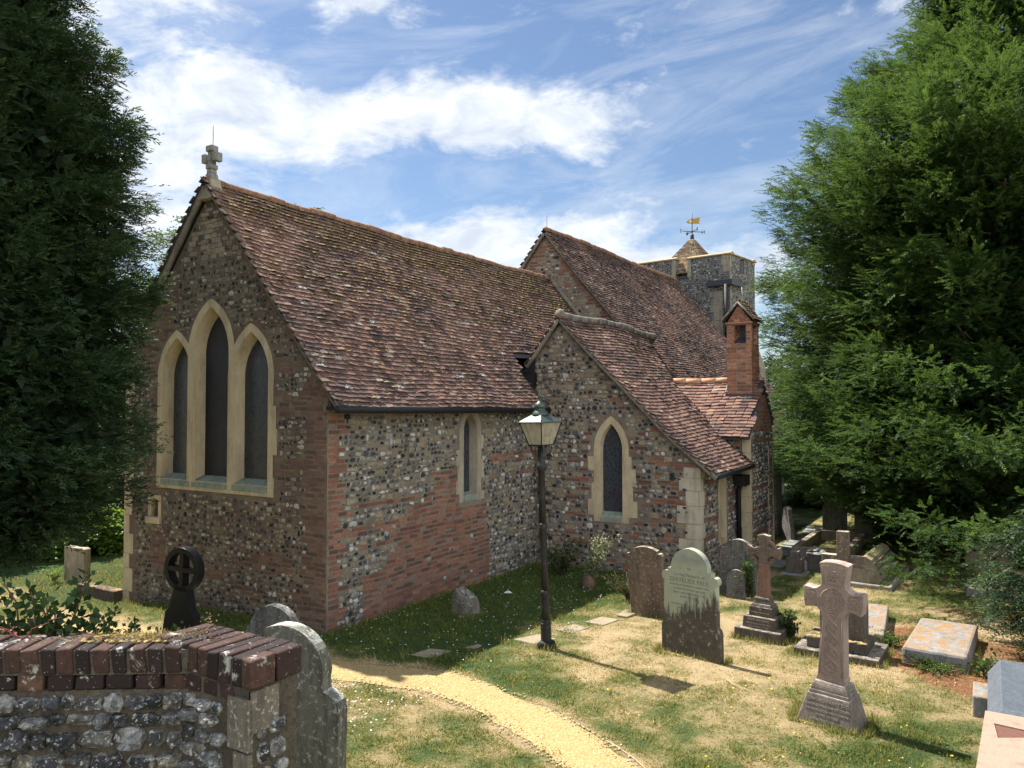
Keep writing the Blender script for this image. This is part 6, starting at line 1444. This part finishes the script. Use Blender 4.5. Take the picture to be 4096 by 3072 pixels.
for args in ((-27, 16, 10, 8, .24, 0), (-21, 24.5, 9, 4, .12, 0), (-12, 29, 10, 2.2, .12, .15), (-8, 20.5, 11, 2.6, .27, .08), (4, 20.8, 10, 2.2, .24, -.03), (-1, 12.5, 13, 2.4, .25, .10), (13, 9.8, 10, 2.0, .22, 0), (-3, 16.3, 10, 1.8, -.16, 0), (-17, 26, 4, 2.5, -.14, 0), (2, 26, 6, 3, -.1, 0), (18, 20, 9, 6, -.2, 0), (-9, 28.5, 6, 2, .12, .1), (95, 22, 45, 26, .34, 0), (150, 25, 50, 28, .34, 0), (215, 25, 50, 28, .34, 0), (-100, 30, 30, 20, .1, 0)):  # wide bumps to the rear are unseen clouds added for fill light
    dens = Mx('ADD', dens, bump_(*args))
def N_fill():
    # unseen cloud bank behind the viewer, added and brightened as fill for shaded walls
    m = N('MapRange'); m.inputs[1].default_value = -.2; m.inputs[2].default_value = .8
    v = N('VectorMath', operation='DOT_PRODUCT'); Lk(tc_.outputs['Generated'], v.inputs[0]); v.inputs[1].default_value = (.75, -.6, .2); Lk(v.outputs['Value'], m.inputs[0]); return m.outputs[0]
cr_ = N('ValToRGB'); cr_.color_ramp.elements[0].position = .655; cr_.color_ramp.elements[0].color = (0, 0, 0, 1); cr_.color_ramp.elements[1].position = .94; cr_.color_ramp.elements[1].color = (1, 1, 1, 1); cr_.color_ramp.interpolation = 'EASE'
Lk(dens, cr_.inputs[0])
sh = N('ValToRGB'); sh.color_ramp.elements[0].position = .35; sh.color_ramp.elements[0].color = (.64, .70, .80, 1); sh.color_ramp.elements[1].position = .62; sh.color_ramp.elements[1].color = (.96, .985, 1, 1); Lk(nz_(3.2, 7, .6, .4, 1.3), sh.inputs[0])
cb = N('Background'); Lk(sh.outputs[0], cb.inputs[0]); 
Lk(Mx('ADD', .52, Mx('MULTIPLY', N_fill(), .52)), cb.inputs[1])
cv2 = N('CombineXYZ'); Lk(Mx('MULTIPLY', Mx('ADD', azr, Mx('MULTIPLY', el, 1.1)), .035), cv2.inputs[0]); Lk(Mx('MULTIPLY', Mx('SUBTRACT', el, Mx('MULTIPLY', azr, .22)), .16), cv2.inputs[1])
ci = N('TexNoise'); ci.inputs['Scale'].default_value = 1.6; ci.inputs['Detail'].default_value = 10; ci.inputs['Roughness'].default_value = .62; ci.inputs['Distortion'].default_value = .8; Lk(cv2.outputs[0], ci.inputs['Vector'])
cir = N('ValToRGB'); cir.color_ramp.elements[0].position = .44; cir.color_ramp.elements[0].color = (0, 0, 0, 1); cir.color_ramp.elements[1].position = .78; cir.color_ramp.elements[1].color = (.48, .48, .48, 1); Lk(ci.outputs['Fac'], cir.inputs[0])
mxs = N('MixShader'); Lk(Mx('MAXIMUM', Mx('MULTIPLY', cr_.outputs[0], .93), cir.outputs[0]), mxs.inputs[0]); Lk(bg.outputs[0], mxs.inputs[1]); Lk(cb.outputs[0], mxs.inputs[2])
wo = N('OutputWorld'); Lk(mxs.outputs[0], wo.inputs[0])
sd_ = bpy.data.lights.new('sun', 'SUN'); sd_.energy = 5.0; sd_.angle = R(.5); sd_.color = (1, .955, .88)
so = bpy.data.objects.new('sun', sd_); COL.objects.link(so); so.location = (-30, 10, 40)
sdir = Vector((math.cos(EL) * math.sin(AZ), math.cos(EL) * math.cos(AZ), math.sin(EL))); so.rotation_euler = sdir.to_track_quat('Z', 'Y').to_euler()
cd = bpy.data.cameras.new('camera'); cd.sensor_width = 36; cd.lens = 3077 / 4096 * 36; cd.clip_start = .05; cd.clip_end = 2000
co = bpy.data.objects.new('camera', cd); COL.objects.link(co); co.location = (0, 0, 3.3); co.rotation_euler = (R(90 + 1.657), 0, R(31.913)); sc.camera = co
sc.view_settings.view_transform = 'Standard'; sc.view_settings.look = 'None'; sc.view_settings.exposure = 1.2; sc.view_settings.gamma = 1
